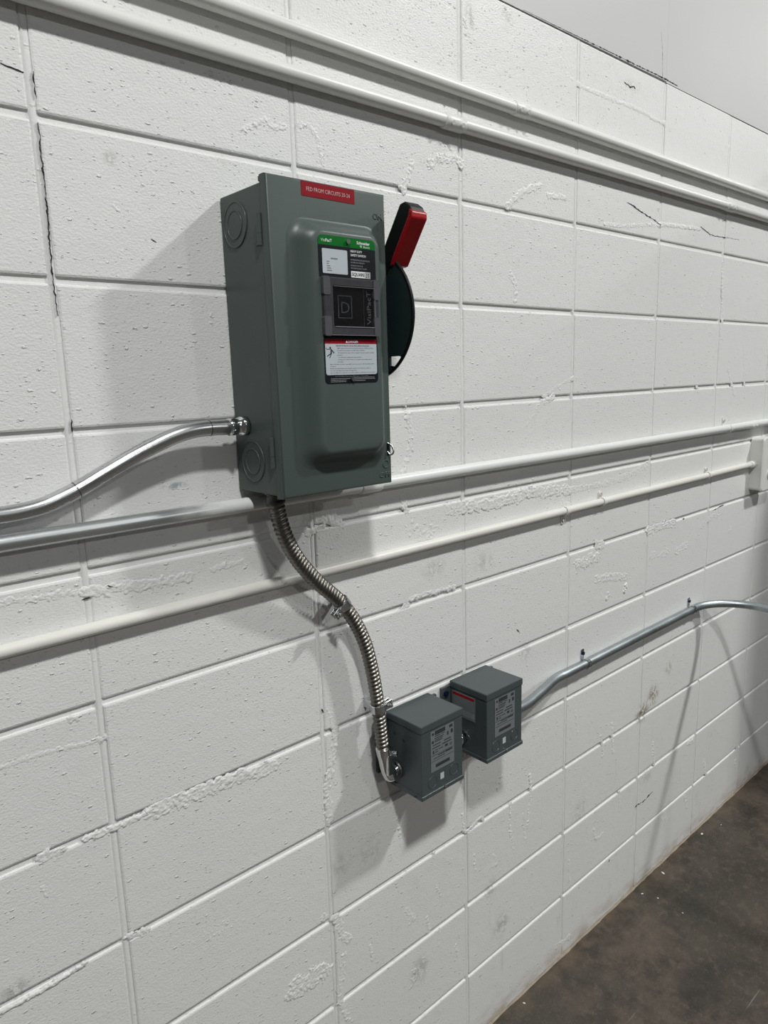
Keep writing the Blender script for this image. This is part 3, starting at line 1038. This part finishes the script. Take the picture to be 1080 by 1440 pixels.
for a in ((.4156, .4162, 1.8398, 1.8465), (.4222, .4228, 1.8398, 1.8465), (.4156, .4228, 1.8398, 1.8404), (.4156, .4228, 1.8459, 1.8465)):
    box(a[0], a[1], ly - .0010, ly - .0009, a[2], a[3], bm=t1)
put_text('D', .4172, ly - .0010, 1.8413, .0036, .0040, .02, bm=t1)
obj('lettering', t1, MAT_WHITEINK, lab)

# viewing window: clear moulded frame over a dark view into the switch
win = obj('window_back', box(.3300, .4345, ly - .0003, FY, 1.7520, 1.8365), MAT_BLACK, door, label='dark inside of the switch seen through the window')
wf = bmesh.new()
WX0, WX1, WZ0, WZ1 = .3290, .4365, 1.7515, 1.8362
IX0, IX1, IZ0, IZ1 = .3490, .4265, 1.7660, 1.8220


def frame_loops(y0, y1):
    o1 = rrect(WX0, WX1, WZ0, WZ1, .005, y0, 4)
    o2 = rrect(WX0, WX1, WZ0, WZ1, .005, y1 + .0015, 4)
    o3 = rrect(WX0 + .0018, WX1 - .0018, WZ0 + .0018, WZ1 - .0018, .004, y1, 4)
    i1 = rrect(IX0 - .003, IX1 + .003, IZ0 - .003, IZ1 + .003, .003, y1 + .0002, 4)
    i2 = rrect(IX0, IX1, IZ0, IZ1, .0015, y0 - .0015, 4)
    return [o1, o2, o3, i1, i2]


loft(frame_loops(FY, FY - .0065), False, False, wf)
frm = obj('window_frame', wf, MAT_SMOKE, door, label='clear smoky plastic window frame')
for (xa, xb, za, zb) in ((WX0 - .0012, WX0 + .0115, WZ1 - .026, WZ1 + .0006), (WX1 - .011, WX1 + .0012, WZ1 - .030, WZ1 + .0006), (WX0 - .0012, WX0 + .0115, WZ0 - .0006, WZ0 + .028), (WX1 - .011, WX1 + .0012, WZ0 - .0006, WZ0 + .028)):
    obj('corner_clip', plate(xa, xb, za, zb, FY, FY - .0074, .0025), MAT_SMOKE2, frm)
for a in ((IX0 - .001, IX1 + .001, IZ0 - .0022, IZ0 - .0010), (IX0 - .001, IX1 + .001, IZ1 + .0010, IZ1 + .0016), (IX1 + .0008, IX1 + .0016, IZ0, IZ1), (WX0 + .002, WX1 - .002, WZ0 + .0004, WZ0 + .0012)):
    obj('lip_glint', box(a[0], a[1], FY - .0072, FY - .004, a[2], a[3]), MAT_LIP_GLINT, frm)  # pale bars standing in for highlights along the plastic edges
obj('pane', box(IX0 - .001, IX1 + .001, FY - .0050, FY - .0035, IZ0 - .001, IZ1 + .001), MAT_CLEAR, frm)
t1 = bmesh.new()
sq = (.3580, .3850, 1.7775, 1.8110)
for a in ((sq[0], sq[0] + .0013, sq[2], sq[3]), (sq[1] - .0013, sq[1], sq[2], sq[3]), (sq[0], sq[1], sq[2], sq[2] + .0013), (sq[0], sq[1], sq[3] - .0013, sq[3])):
    box(a[0], a[1], ly - .0008, ly - .0003, a[2], a[3], bm=t1)
put_text('D', .3640, ly - .0008, 1.7850, .0170, .0160, -.01, bm=t1)
obj('emblem', t1, MAT_INK_GREY, win)
t1 = put_text('VisiPacT', .4228, ly - .0008, 1.7690, .0080, .0500, .006, rot=PI / 2)
obj('lettering', t1, MAT_DIMINK, win)
obj('edge_line', box(.4085, .4090, ly - .0006, ly - .0003, 1.7670, 1.8210), MAT_INK_GREY, win)

# danger label
dl = obj('danger_label', loft([rrect(.3290, .4352, 1.6800, 1.7512, .0060, FY), rrect(.3290, .4352, 1.6800, 1.7512, .0060, ly)]), MAT_BLACKLABEL, door, label='black and white danger label with red heading')
obj('white_field', loft([rrect(.3310, .4332, 1.6930, 1.7460, .0042, ly), rrect(.3310, .4332, 1.6930, 1.7460, .0042, ly - .0002)]), MAT_PAPER, dl)
obj('red_band', box(.3309, .4333, ly - .0004, ly, 1.7398, 1.7465), MAT_REDTAPE, dl)
t1 = put_text('DANGER', .3755, ly - .0006, 1.7413, .0034, .0200, .02)
f = t1.faces.new([t1.verts.new(p) for p in ((.3705, ly - .0006, 1.7413), (.3745, ly - .0006, 1.7413), (.3725, ly - .0006, 1.7449))])
f.normal_update()
obj('heading', t1, MAT_WHITEINK, dl)
t1 = put_text('HAZARD OF ELECTRIC SHOCK, EXPLOSION OR ARC FLASH', .3515, ly - .0004, 1.7358, .0017, .0660, .012)
rows = [('Apply appropriate personal protective equipment (PPE) and follow', .3535, .0730), ('safe electrical work practices. See NFPA 70E or CSA Z462.', .3535, .0550), ('This equipment must only be installed and serviced by qualified', .3545, .0730),
        ('personnel.', .3535, .0105), ('Turn off all power supplying this equipment before', .3545, .0470), ('working on or inside. Always use a properly rated voltage sensing', .3545, .0680), ('device to confirm power is off.', .3535, .0120)]
z = 1.7325
for s, x, w in rows:
    put_text(s, x, ly - .0004, z, .0013, w, .0, bm=t1)
    z -= .0034
rows = [('Replace all devices, doors and covers before turning on power to this equipment, all parts', .0880), ('and barriers.', .0110), ('Beware of potential hazards, wear protective equipment and inspect the work area', .0800), ('for tools and objects left inside the equipment.', .0520),
        ('Failure to follow these instructions will result in death or serious injury to persons near it', .0900), ('and damage.', .0150), ('Failure to follow these instructions will result in death or serious injury.', .0780)]
z -= .0002
for s, w in rows:
    put_text(s, .3392 if s[0] != 'F' or w > .08 else .3390, ly - .0004, z, .0013, w, .0, bm=t1)
    z -= .0032
obj('small_print', t1, MAT_INK, dl)
# falling figure with the shock arrow
t1 = bmesh.new()


def stroke(bm_, pts, w, y):
    for (xa, za), (xb, zb) in zip(pts[:-1], pts[1:]):
        d = Vector((xb - xa, 0, zb - za))
        n_ = Vector((-d.z, 0, d.x)).normalized() * w / 2
        a, c = Vector((xa, y, za)), Vector((xb, y, zb))
        f_ = bm_.faces.new([bm_.verts.new(p) for p in (a + n_, a - n_, c - n_, c + n_)])
        f_.normal_update()


sy_ = ly - .0005
stroke(t1, [(.3318, 1.7335), (.3345, 1.7310), (.3370, 1.7318), (.3405, 1.7312)], .0007, sy_)
stroke(t1, [(.3405, 1.7330), (.3440, 1.7295), (.3478, 1.7258)], .0013, sy_)
stroke(t1, [(.3422, 1.7305), (.3418, 1.7270), (.3424, 1.7250)], .0024, sy_)
stroke(t1, [(.3422, 1.7255), (.3375, 1.7232), (.3340, 1.7210)], .0013, sy_)
stroke(t1, [(.3424, 1.7255), (.3402, 1.7215), (.3388, 1.7185)], .0013, sy_)
tube([(.3405, sy_, 1.7338), (.3405, sy_ - .0001, 1.7338)], .0014, 12, bm=t1)
obj('shock_figure', t1, MAT_INK, dl)
t1 = bmesh.new()
put_text('Failure to follow instructions will result in serious injury', .3480, ly - .0004, 1.6902, .0011, .0660, 0, bm=t1)
for z, xa, w in ((1.6873, .3390, .0380), (1.6850, .3390, .0300), (1.6827, .3390, .0300), (1.6885, .3850, .0420), (1.6862, .3850, .0430), (1.6838, .3850, .0230)):
    box(xa, xa + w, ly - .0004, ly - .0003, z - .0003, z + .0003, bm=t1)
obj('small_print', t1, MAT_DIMINK, dl)
obj('screw', cyl((.3815, ly - .0015, 1.6858), (0, 1, 0), .0032, .004, 16), MAT_ZINC, dl)

# padlock hasp: dark slot with a steel ring through it
obj('hasp_slot', box(.4720, .4775, dyf - .0004, dyf + .001, 1.5560, 1.5790), MAT_BLACK, door)
rb = spline([(.4735, dyf, 1.5780), (.4770, dyf - .004, 1.5745), (.4795, dyf - .008, 1.5665), (.4785, dyf - .0085, 1.5600), (.4755, dyf - .005, 1.5580), (.4735, dyf, 1.5630)], 8)
obj('hasp_ring', tube(rb, .0015, 8), MAT_ZINC, door, True)

# operating handle on the right-hand side: dark disc guard and lever with red grip
HX = .4990
hc = Vector((HX, -.0700, 1.7900))
HRAD = .1065
pts = []
for k in range(33):
    a = math.radians(72 - k * 144 / 32)                      # forward half of the disc
    pts.append((hc.y - HRAD * math.cos(a), hc.z + HRAD * math.sin(a)))
pts = pts + [(-.0500, 1.6900), (-.0500, 1.8900)]
hole = [(-.1190, 1.7215), (-.1445, 1.7215), (-.1470, 1.7190), (-.1400, 1.7085), (-.1290, 1.6985), (-.1190, 1.7060)]
g2 = bmesh.new()
outer = [g2.verts.new((HX, y, z)) for y, z in pts]
inner = [g2.verts.new((HX, y, z)) for y, z in hole]
ee = [g2.edges.new((L[i], L[(i + 1) % len(L)])) for L in (outer, inner) for i in range(len(L))]
bmesh.ops.triangle_fill(g2, edges=ee, use_beauty=True)
# keep only faces outside the hole
hx = sum(p[0] for p in hole) / len(hole)
hz = sum(p[1] for p in hole) / len(hole)
bad = []
for f_ in g2.faces:
    if all(v in inner for v in f_.verts):
        bad.append(f_)
bmesh.ops.delete(g2, geom=bad, context='FACES_ONLY')
ex = bmesh.ops.extrude_face_region(g2, geom=list(g2.faces))
bmesh.ops.translate(g2, verts=[v for v in ex['geom'] if isinstance(v, bmesh.types.BMVert)], vec=(.0040, 0, 0))
bmesh.ops.recalc_face_normals(g2, faces=g2.faces)
guard = obj('handle_guard', g2, MAT_TEAL, sw, label='dark green half disc guard of the handle')
rim = [Vector((HX + .002, hc.y - (HRAD) * math.cos(math.radians(a)), hc.z + (HRAD) * math.sin(math.radians(a)))) for a in range(-72, 60, 4)]
obj('rim', tube(rim, .0030, 8), MAT_BLACK, guard, True)
obj('pivot', cyl((.4895, -.0700, 1.7900), (1, 0, 0), .020, .0200, 24), MAT_BLACK, sw)
# lever: leans out from the pivot; local frame along d (up the lever), f (towards the room)
ld = Vector((0, -.565, .825)).normalized()
lf = Vector((0, -.825, -.565)).normalized()
lo = Vector((HX, -.1330, 1.8690))           # lower left front corner of the red grip


def lever_prism(prof, xa, xb, bev=.002):
    b_ = bmesh.new()
    f_ = b_.faces.new([b_.verts.new(lo + ld * p[0] + lf * p[1] + Vector((xa, 0, 0))) for p in prof])
    e_ = bmesh.ops.extrude_face_region(b_, geom=[f_])
    bmesh.ops.translate(b_, verts=[v for v in e_['geom'] if isinstance(v, bmesh.types.BMVert)], vec=(xb - xa, 0, 0))
    bmesh.ops.recalc_face_normals(b_, faces=b_.faces)
    if bev:
        bmesh.ops.bevel(b_, geom=list(b_.edges), offset=bev, segments=2, profile=.5, affect='EDGES')
    return b_


lev = obj('handle_lever', lever_prism([(-.150, -.046), (-.150, -.012), (-.030, -.006), (.000, -.0020), (.088, -.0020), (.094, -.012), (.094, -.026), (.086, -.034), (.010, -.034), (-.06, -.040)], -.0010, .0300, .0022), MAT_BLACK, sw, label='black lever of the handle')
obj('grip', lever_prism([(-.006, -.0035), (.000, .0035), (.082, .0040), (.0895, -.002), (.0905, -.010), (.080, -.0060), (.010, -.0060)], -.0022, .0322, .0020), MAT_RED, lev, label='red grip of the handle')

# ------------------------------------------------------------------ small transformers


def transformer(x0, ztop, w, d, h, label, warn=False):
    x1 = x0 + w
    zb = ztop - h
    t = thing('transformer_box', label, 'transformer', ((x0 + x1) / 2, 0, zb), 'small wall transformers')
    bodyb = box(x0 + .0016, x1 - .0016, -d + .0016, -.0060, zb + .003, ztop - .006, .0014, 2)
    body_ = obj('body', bodyb, MAT_GREY2, t)
    lid = box(x0, x1, -d, -.0050, ztop - .0160, ztop, .0020, 2)
    obj('lid', lid, MAT_GREY2, t)
    base = box(x0 - .0005, x1 + .0005, -d - .0008, -.0050, zb, zb + .0095, .0010, 1)
    bo = obj('base_rim', base, MAT_GREY2, t)
    xm = (x0 + x1) / 2 + .004
    obj('rim_screw', cyl((xm, -d - .0015, zb + .0080), (0, 1, 0), .0028, .003, 10), MAT_ZINC, bo)
    obj('rim_screw', cyl((x0 - .0010, -d + .018, zb + .0050), (1, 0, 0), .0022, .003, 10), MAT_INK, bo)
    fl = plate(x0 - .026, x1 + .026, zb + .030, ztop - .012, 0.0, -.0058, .002)
    plo = obj('mounting_flange', fl, MAT_GREY2, t)
    for xs in (x0 - .014, x1 + .014):
        for zs in (zb + .042, ztop - .026):
            s_ = obj('screw', cyl((xs, -.0080, zs), (0, 1, 0), .0062, .006, 8), MAT_BLUESCREW, plo)
    for yy, zz in (() if warn else ((-.030, ztop - .040), (-.058, ztop - .046))):
        obj('pilot_hole', cyl((x0 + .0014, yy, zz), (1, 0, 0), .0034, .0012, 12), MAT_INK, body_)
    for cx, cz_ in ((x0 + .032, zb + .030), (x1 - .028, zb + .034)):
        obj('knockout', ring_mesh((cx, -d + .0014, cz_), (0, 1, 0), .0125, .0006, 28), MAT_GREY2, body_)
    if warn:
        obj('knockout', ring_mesh((x0 + .0014, -d * .45, zb + .034), (1, 0, 0), .0150, .0006, 28), MAT_GREY2, body_)
    # nameplate on the front, dark print as bars
    fy = -d + .0014
    nx0, nx1, nz0, nz1 = x0 + w * .225, x0 + w * .775, ztop - h * .680, ztop - h * .128
    npl = obj('nameplate', box(nx0, nx1, fy - .0005, fy, nz0, nz1), MAT_NAMEPLATE, t, label='grey nameplate with dark print')
    W_, H_ = nx1 - nx0, nz1 - nz0
    pb_ = bmesh.new()
    bars = [(.06, .14, .90, .955), (.18, .62, .885, .985), (.80, .94, .90, .97), (.18, .40, .845, .865), (.45, .60, .845, .862), (.05, .13, .70, .765), (.17, .55, .795, .815), (.17, .52, .755, .772), (.17, .48, .715, .735),
            (.70, .76, .745, .835), (.86, .95, .755, .85), (.08, .42, .640, .660), (.56, .86, .640, .665), (.06, .40, .570, .592), (.48, .88, .575, .600), (.08, .14, .44, .52), (.18, .30, .505, .522), (.34, .52, .500, .518),
            (.60, .72, .48, .54), (.80, .92, .50, .515), (.80, .90, .465, .482), (.18, .30, .455, .472), (.04, .97, .395, .405), (.30, .60, .355, .378), (.62, .92, .345, .385), (.10, .60, .310, .325), (.04, .97, .255, .264), (.20, .80, .085, .165)]
    for a, b2, c, d2 in bars:
        box(nx0 + W_ * a, nx0 + W_ * b2, fy - .0007, fy - .0005, nz0 + H_ * c, nz0 + H_ * d2, bm=pb_)
    obj('print', pb_, MAT_INK, npl)
    sx = x0 + w * .44
    st = obj('sticker', box(sx, sx + .0105, fy - .0004, fy, zb + .0265, zb + .0400), MAT_PAPER, t, label='small white sticker')
    if warn:
        wx_ = x0 + .0014
        ya, yb_, za, zb2 = -.012, -.080, ztop - .076, ztop - .020
        wl = obj('warning_label', box(wx_ - .0005, wx_, yb_, ya, za, zb2), MAT_NAMEPLATE, t, label='pale warning label with red heading')
        obj('red_band', box(wx_ - .0007, wx_ - .0005, yb_ + .003, ya - .003, zb2 - .0085, zb2 - .0025), MAT_RED, wl)
        pb_ = bmesh.new()
        for k in range(9):
            zz = zb2 - .0125 - k * .0048
            box(wx_ - .0007, wx_ - .0005, yb_ + .004 + (k % 3) * .006, ya - .005, zz - .0009, zz + .0009, bm=pb_)
        obj('print', pb_, MAT_INK_GREY, wl)
        obj('print_field', box(wx_ - .0006, wx_ - .0005, yb_ + .002, ya - .002, za + .0065, za + .0180), MAT_PAPERGREY, wl)
    return t, body_


T1 = transformer(.5635, 1.0105, .1235, .1085, .1605, 'grey transformer box fed by the flexible conduit, the nearer of two')
T2 = transformer(.7555, 1.0165, .1240, .1140, .1600, 'grey transformer box with red-headed warning label, the farther of two', True)

# nipple between the two boxes
nb = tube([(.6862, -.040, .8930), (.7035, -.040, .8930), (.7040, -.040, .8930), (.7390, -.040, .8930), (.7395, -.040, .8930), (.7571, -.040, .8930)], [.0160, .0160, .0118, .0118, .0160, .0160], 18)
nip = obj('conduit_nipple', nb, MAT_CHROME, None, True)
tag(nip, 'short zinc conduit nipple joining the two transformer boxes', 'conduit')

# ------------------------------------------------------------------ flexible conduit from switch to transformer
FR = .0138
fp = [at(387, 690, -.072), at(388, 703, -.072), at(391, 722, -.070), at(400, 752, -.065), at(418, 786, -.056), at(446, 818, -.046), at(478, 846, -.036), at(500, 876, -.034), at(514, 907, -.035), at(523, 942, -.036), at(529, 975, -.037), at(533, 1005, -.038),
      at(536, 1030, -.038), at(539.5, 1058, -.038)]
fpath = resample(spline(fp, 16), .0008)
pitch = .0086
nseg = 22
fx = thing('flexible_conduit', 'ribbed flexible steel conduit curving from the safety switch to the nearer transformer', 'conduit', tuple(fpath[-1]))


def fr(i, a):
    ph = (i * .0008 / pitch - a / (2 * PI)) % 1.0
    return FR - .0036 + .0036 * abs(math.sin(PI * ph)) ** 0.8


obj('ribbed_tube', tube(fpath, fr, nseg + 14), MAT_FLEX, fx, True)
# straight connector under the switch
p0 = fpath[2]
cb = tube([(p0.x - .001, p0.y, bz0 + .001), (p0.x - .001, p0.y, bz0 - .004), (p0.x - .001, p0.y, bz0 - .0045), (p0.x - .001, p0.y, bz0 - .014), (p0.x - .001, p0.y, bz0 - .0145), (p0.x, p0.y, bz0 - .020)], [.0165, .0165, .0135, .0135, .0158, .0158], 20)
obj('connector', cb, MAT_STEEL_DARK, fx, True, label='straight connector under the switch')
# angled connector into the transformer
pe = fpath[-1]
cpath = [pe + Vector((-.002, 0, .012)), pe, pe + Vector((.004, 0, -.014)), pe + Vector((.008, 0, -.034)), pe + Vector((.013, 0, -.050)), Vector((.545, -.036, pe.z - .058)), Vector((.555, -.035, pe.z - .056)), Vector((.5646, -.035, pe.z - .054))]
cb = tube(resample(spline(cpath, 8), .003), .0150, 20)
ac = obj('angle_connector', cb, MAT_CHROME, fx, True, label='bright zinc angle connector')
obj('cover_plate', box(pe.x - .004, pe.x + .011, pe.y - .0172, pe.y - .010, pe.z - .046, pe.z - .004, .002, 2), MAT_CHROME, ac)
obj('clamp_screw', cyl((pe.x + .016, pe.y - .014, pe.z - .004), (.5, -1, .2), .0058, .014, 12), MAT_CHROME, ac)
obj('clamp_ear', box(pe.x + .006, pe.x + .022, pe.y - .012, pe.y + .006, pe.z - .012, pe.z + .004, .003, 2), MAT_CHROME, ac)
obj('locknut', ring_mesh((.5615, -.035, pe.z - .054), (1, 0, 0), .0165, .0030, 20), MAT_STEEL_DARK, ac)


def clamp(i, label, turn=1):
    """minerallac-style clamp gripping the flexible conduit, bolted through its ears"""
    p = fpath[i]
    T_ = (fpath[i + 6] - fpath[i - 6]).normalized()
    root = thing('conduit_clamp', label, 'clamp', tuple(p), 'clamps on the flexible conduit')
    b_ = bmesh.new()
    w = .0085
    tube([p - T_ * w, p - T_ * (w - .001), p + T_ * (w - .001), p + T_ * w], [FR + .0002, FR + .0022, FR + .0022, FR + .0002], 18, bm=b_)
    obj('band', b_, MAT_ZINC, root)
    side = T_.cross(Vector((0, 1, 0))).normalized() * turn
    fwd = Vector((0, -1, 0))
    fwd = (fwd - T_ * fwd.dot(T_)).normalized()

    def oriented_box(c, a, b3, cc, nm, mt, par):
        bb = box(-a, a, -b3, b3, -cc, cc, min(a, b3, cc) * .35, 1)
        Mx = Matrix((side, fwd, T_)).transposed()
        for v in bb.verts:
            v.co = c + Mx @ v.co
        return obj(nm, bb, mt, par)
    c = p + side * (FR + .007) + fwd * .004
    oriented_box(c + fwd * .0045, .0085, .0012, w, 'ear', MAT_ZINC, root)
    oriented_box(c - fwd * .0045, .0085, .0012, w, 'ear', MAT_ZINC, root)
    obj('bolt', cyl(c, fwd, .0028, .030, 10), MAT_ZINC, root)
    obj('bolt_head', cyl(c + fwd * .0085, fwd, .0058, .005, 6), MAT_ZINC, root)
    back = p - fwd * FR
    # foot reaching the wall
    bb = box(p.x - .007, p.x + .007, min(p.y + FR * .8, -.002), 0.0, p.z - .009, p.z + .009, .001, 1)
    obj('foot', bb, MAT_ZINC, root)
    return root


def near_i(px, py, y):
    q_ = at(px, py, y)
    return min(range(len(fpath)), key=lambda k: (fpath[k] - q_).length)


clamp(near_i(481, 849, -.036), 'zinc clamp halfway down the flexible conduit, just below the cream pipe', -1)
clamp(near_i(532, 995, -.038), 'zinc clamp on the flexible conduit beside the nearer transformer', 1)

# ------------------------------------------------------------------ conduit leaving the far transformer to the right
FZ = .8970
FRr = .0130
pts = [Vector((.8800, -.0560, .9050)), Vector((.930, -.055, .902))]
for px, py in ((741, 990), (752, 981), (764, 970.5)):
    pts.append(atz(px, py, FZ))
for x in (1.15, 1.20, 1.26):
    pts.append(Vector((x, -.0142, FZ)))
pts.append(Vector((1.60, -.0142, FZ + .001)))
pts.append(Vector((1.90, -.0142, FZ + .001)))
rad = .150
for k in range(0, 10):
    a = PI / 2 * k / 9
    pts.append(Vector((1.940 + rad * math.sin(a), -.0142 - rad + rad * math.cos(a), FZ + .001)))
fo = [Vector((p.x, min(-.0142, p.y), p.z)) for p in pts]
fo += [Vector((2.090, y, FZ + .001)) for y in (-.30, -.50, -.70)]
for k in range(1, 8):
    a = PI / 2 * k / 7
    fo.append(Vector((2.090, -.78 - rad * math.sin(a), FZ + .001 - rad + rad * math.cos(a))))
fo += [Vector((2.090, -.78 - rad, z)) for z in (.55, .30, 0.0)]
fpath2 = resample(spline(fo, 8), .008)
fpath2.append(fo[-1])
sf = thing('bent_conduit', 'grey conduit from the farther transformer along the wall, bending out into the room', 'conduit', tuple(fpath2[0]))
obj('pipe', tube(fpath2, FRr, 24), MAT_EMT_DULL, sf, True)
obj('connector', tube([(.8785, -.0560, .9050), (.8830, -.0560, .9050), (.8835, -.0560, .9050), (.9080, -.0558, .9040), (.9085, -.0558, .9040)], [.0180, .0180, .0155, .0155, .0132], 20), MAT_ZINC, sf, True)
strap(at(824, 932, -.014).x, -.0142, FZ, FRr, MAT_ZINC, MAT_BLUESCREW, 'zinc strap with blue screw on the grey conduit, the one nearer the transformers', 1, 'straps with blue screws')
strap(at(973, 856, -.014).x, -.0142, FZ + .001, FRr, MAT_ZINC, MAT_BLUESCREW, 'zinc strap with blue screw on the grey conduit, right before the bend', 1, 'straps with blue screws')

# ------------------------------------------------------------------ tall unseen cabinet, added to shade the right end of the wall
kx0, kx1, ky0, ky1, kh = 3.02, 3.85, -1.02, -.22, 2.62
kab = thing('shading_cabinet', 'tall grey unseen cabinet past the junction box, added to shade the wall', 'cabinet', ((kx0 + kx1) / 2, (ky0 + ky1) / 2, 0))
obj('plinth', box(kx0 + .01, kx1 - .01, ky0 + .02, ky1 - .01, 0, .08), MAT_STEEL_DARK, kab)
obj('body', box(kx0, kx1, ky0 + .02, ky1, .08, kh, .004, 2), MAT_GREY, kab)
for xa, xb, hx_ in ((kx0 + .004, (kx0 + kx1) / 2 - .002, (kx0 + kx1) / 2 - .05), ((kx0 + kx1) / 2 + .002, kx1 - .004, (kx0 + kx1) / 2 + .05)):
    dr = obj('door', box(xa, xb, ky0, ky0 + .02, .10, kh - .02, .003, 2), MAT_GREY, kab)
    obj('handle', box(hx_ - .012, hx_ + .012, ky0 - .025, ky0, 1.00, 1.14, .005, 2), MAT_STEEL_DARK, dr)
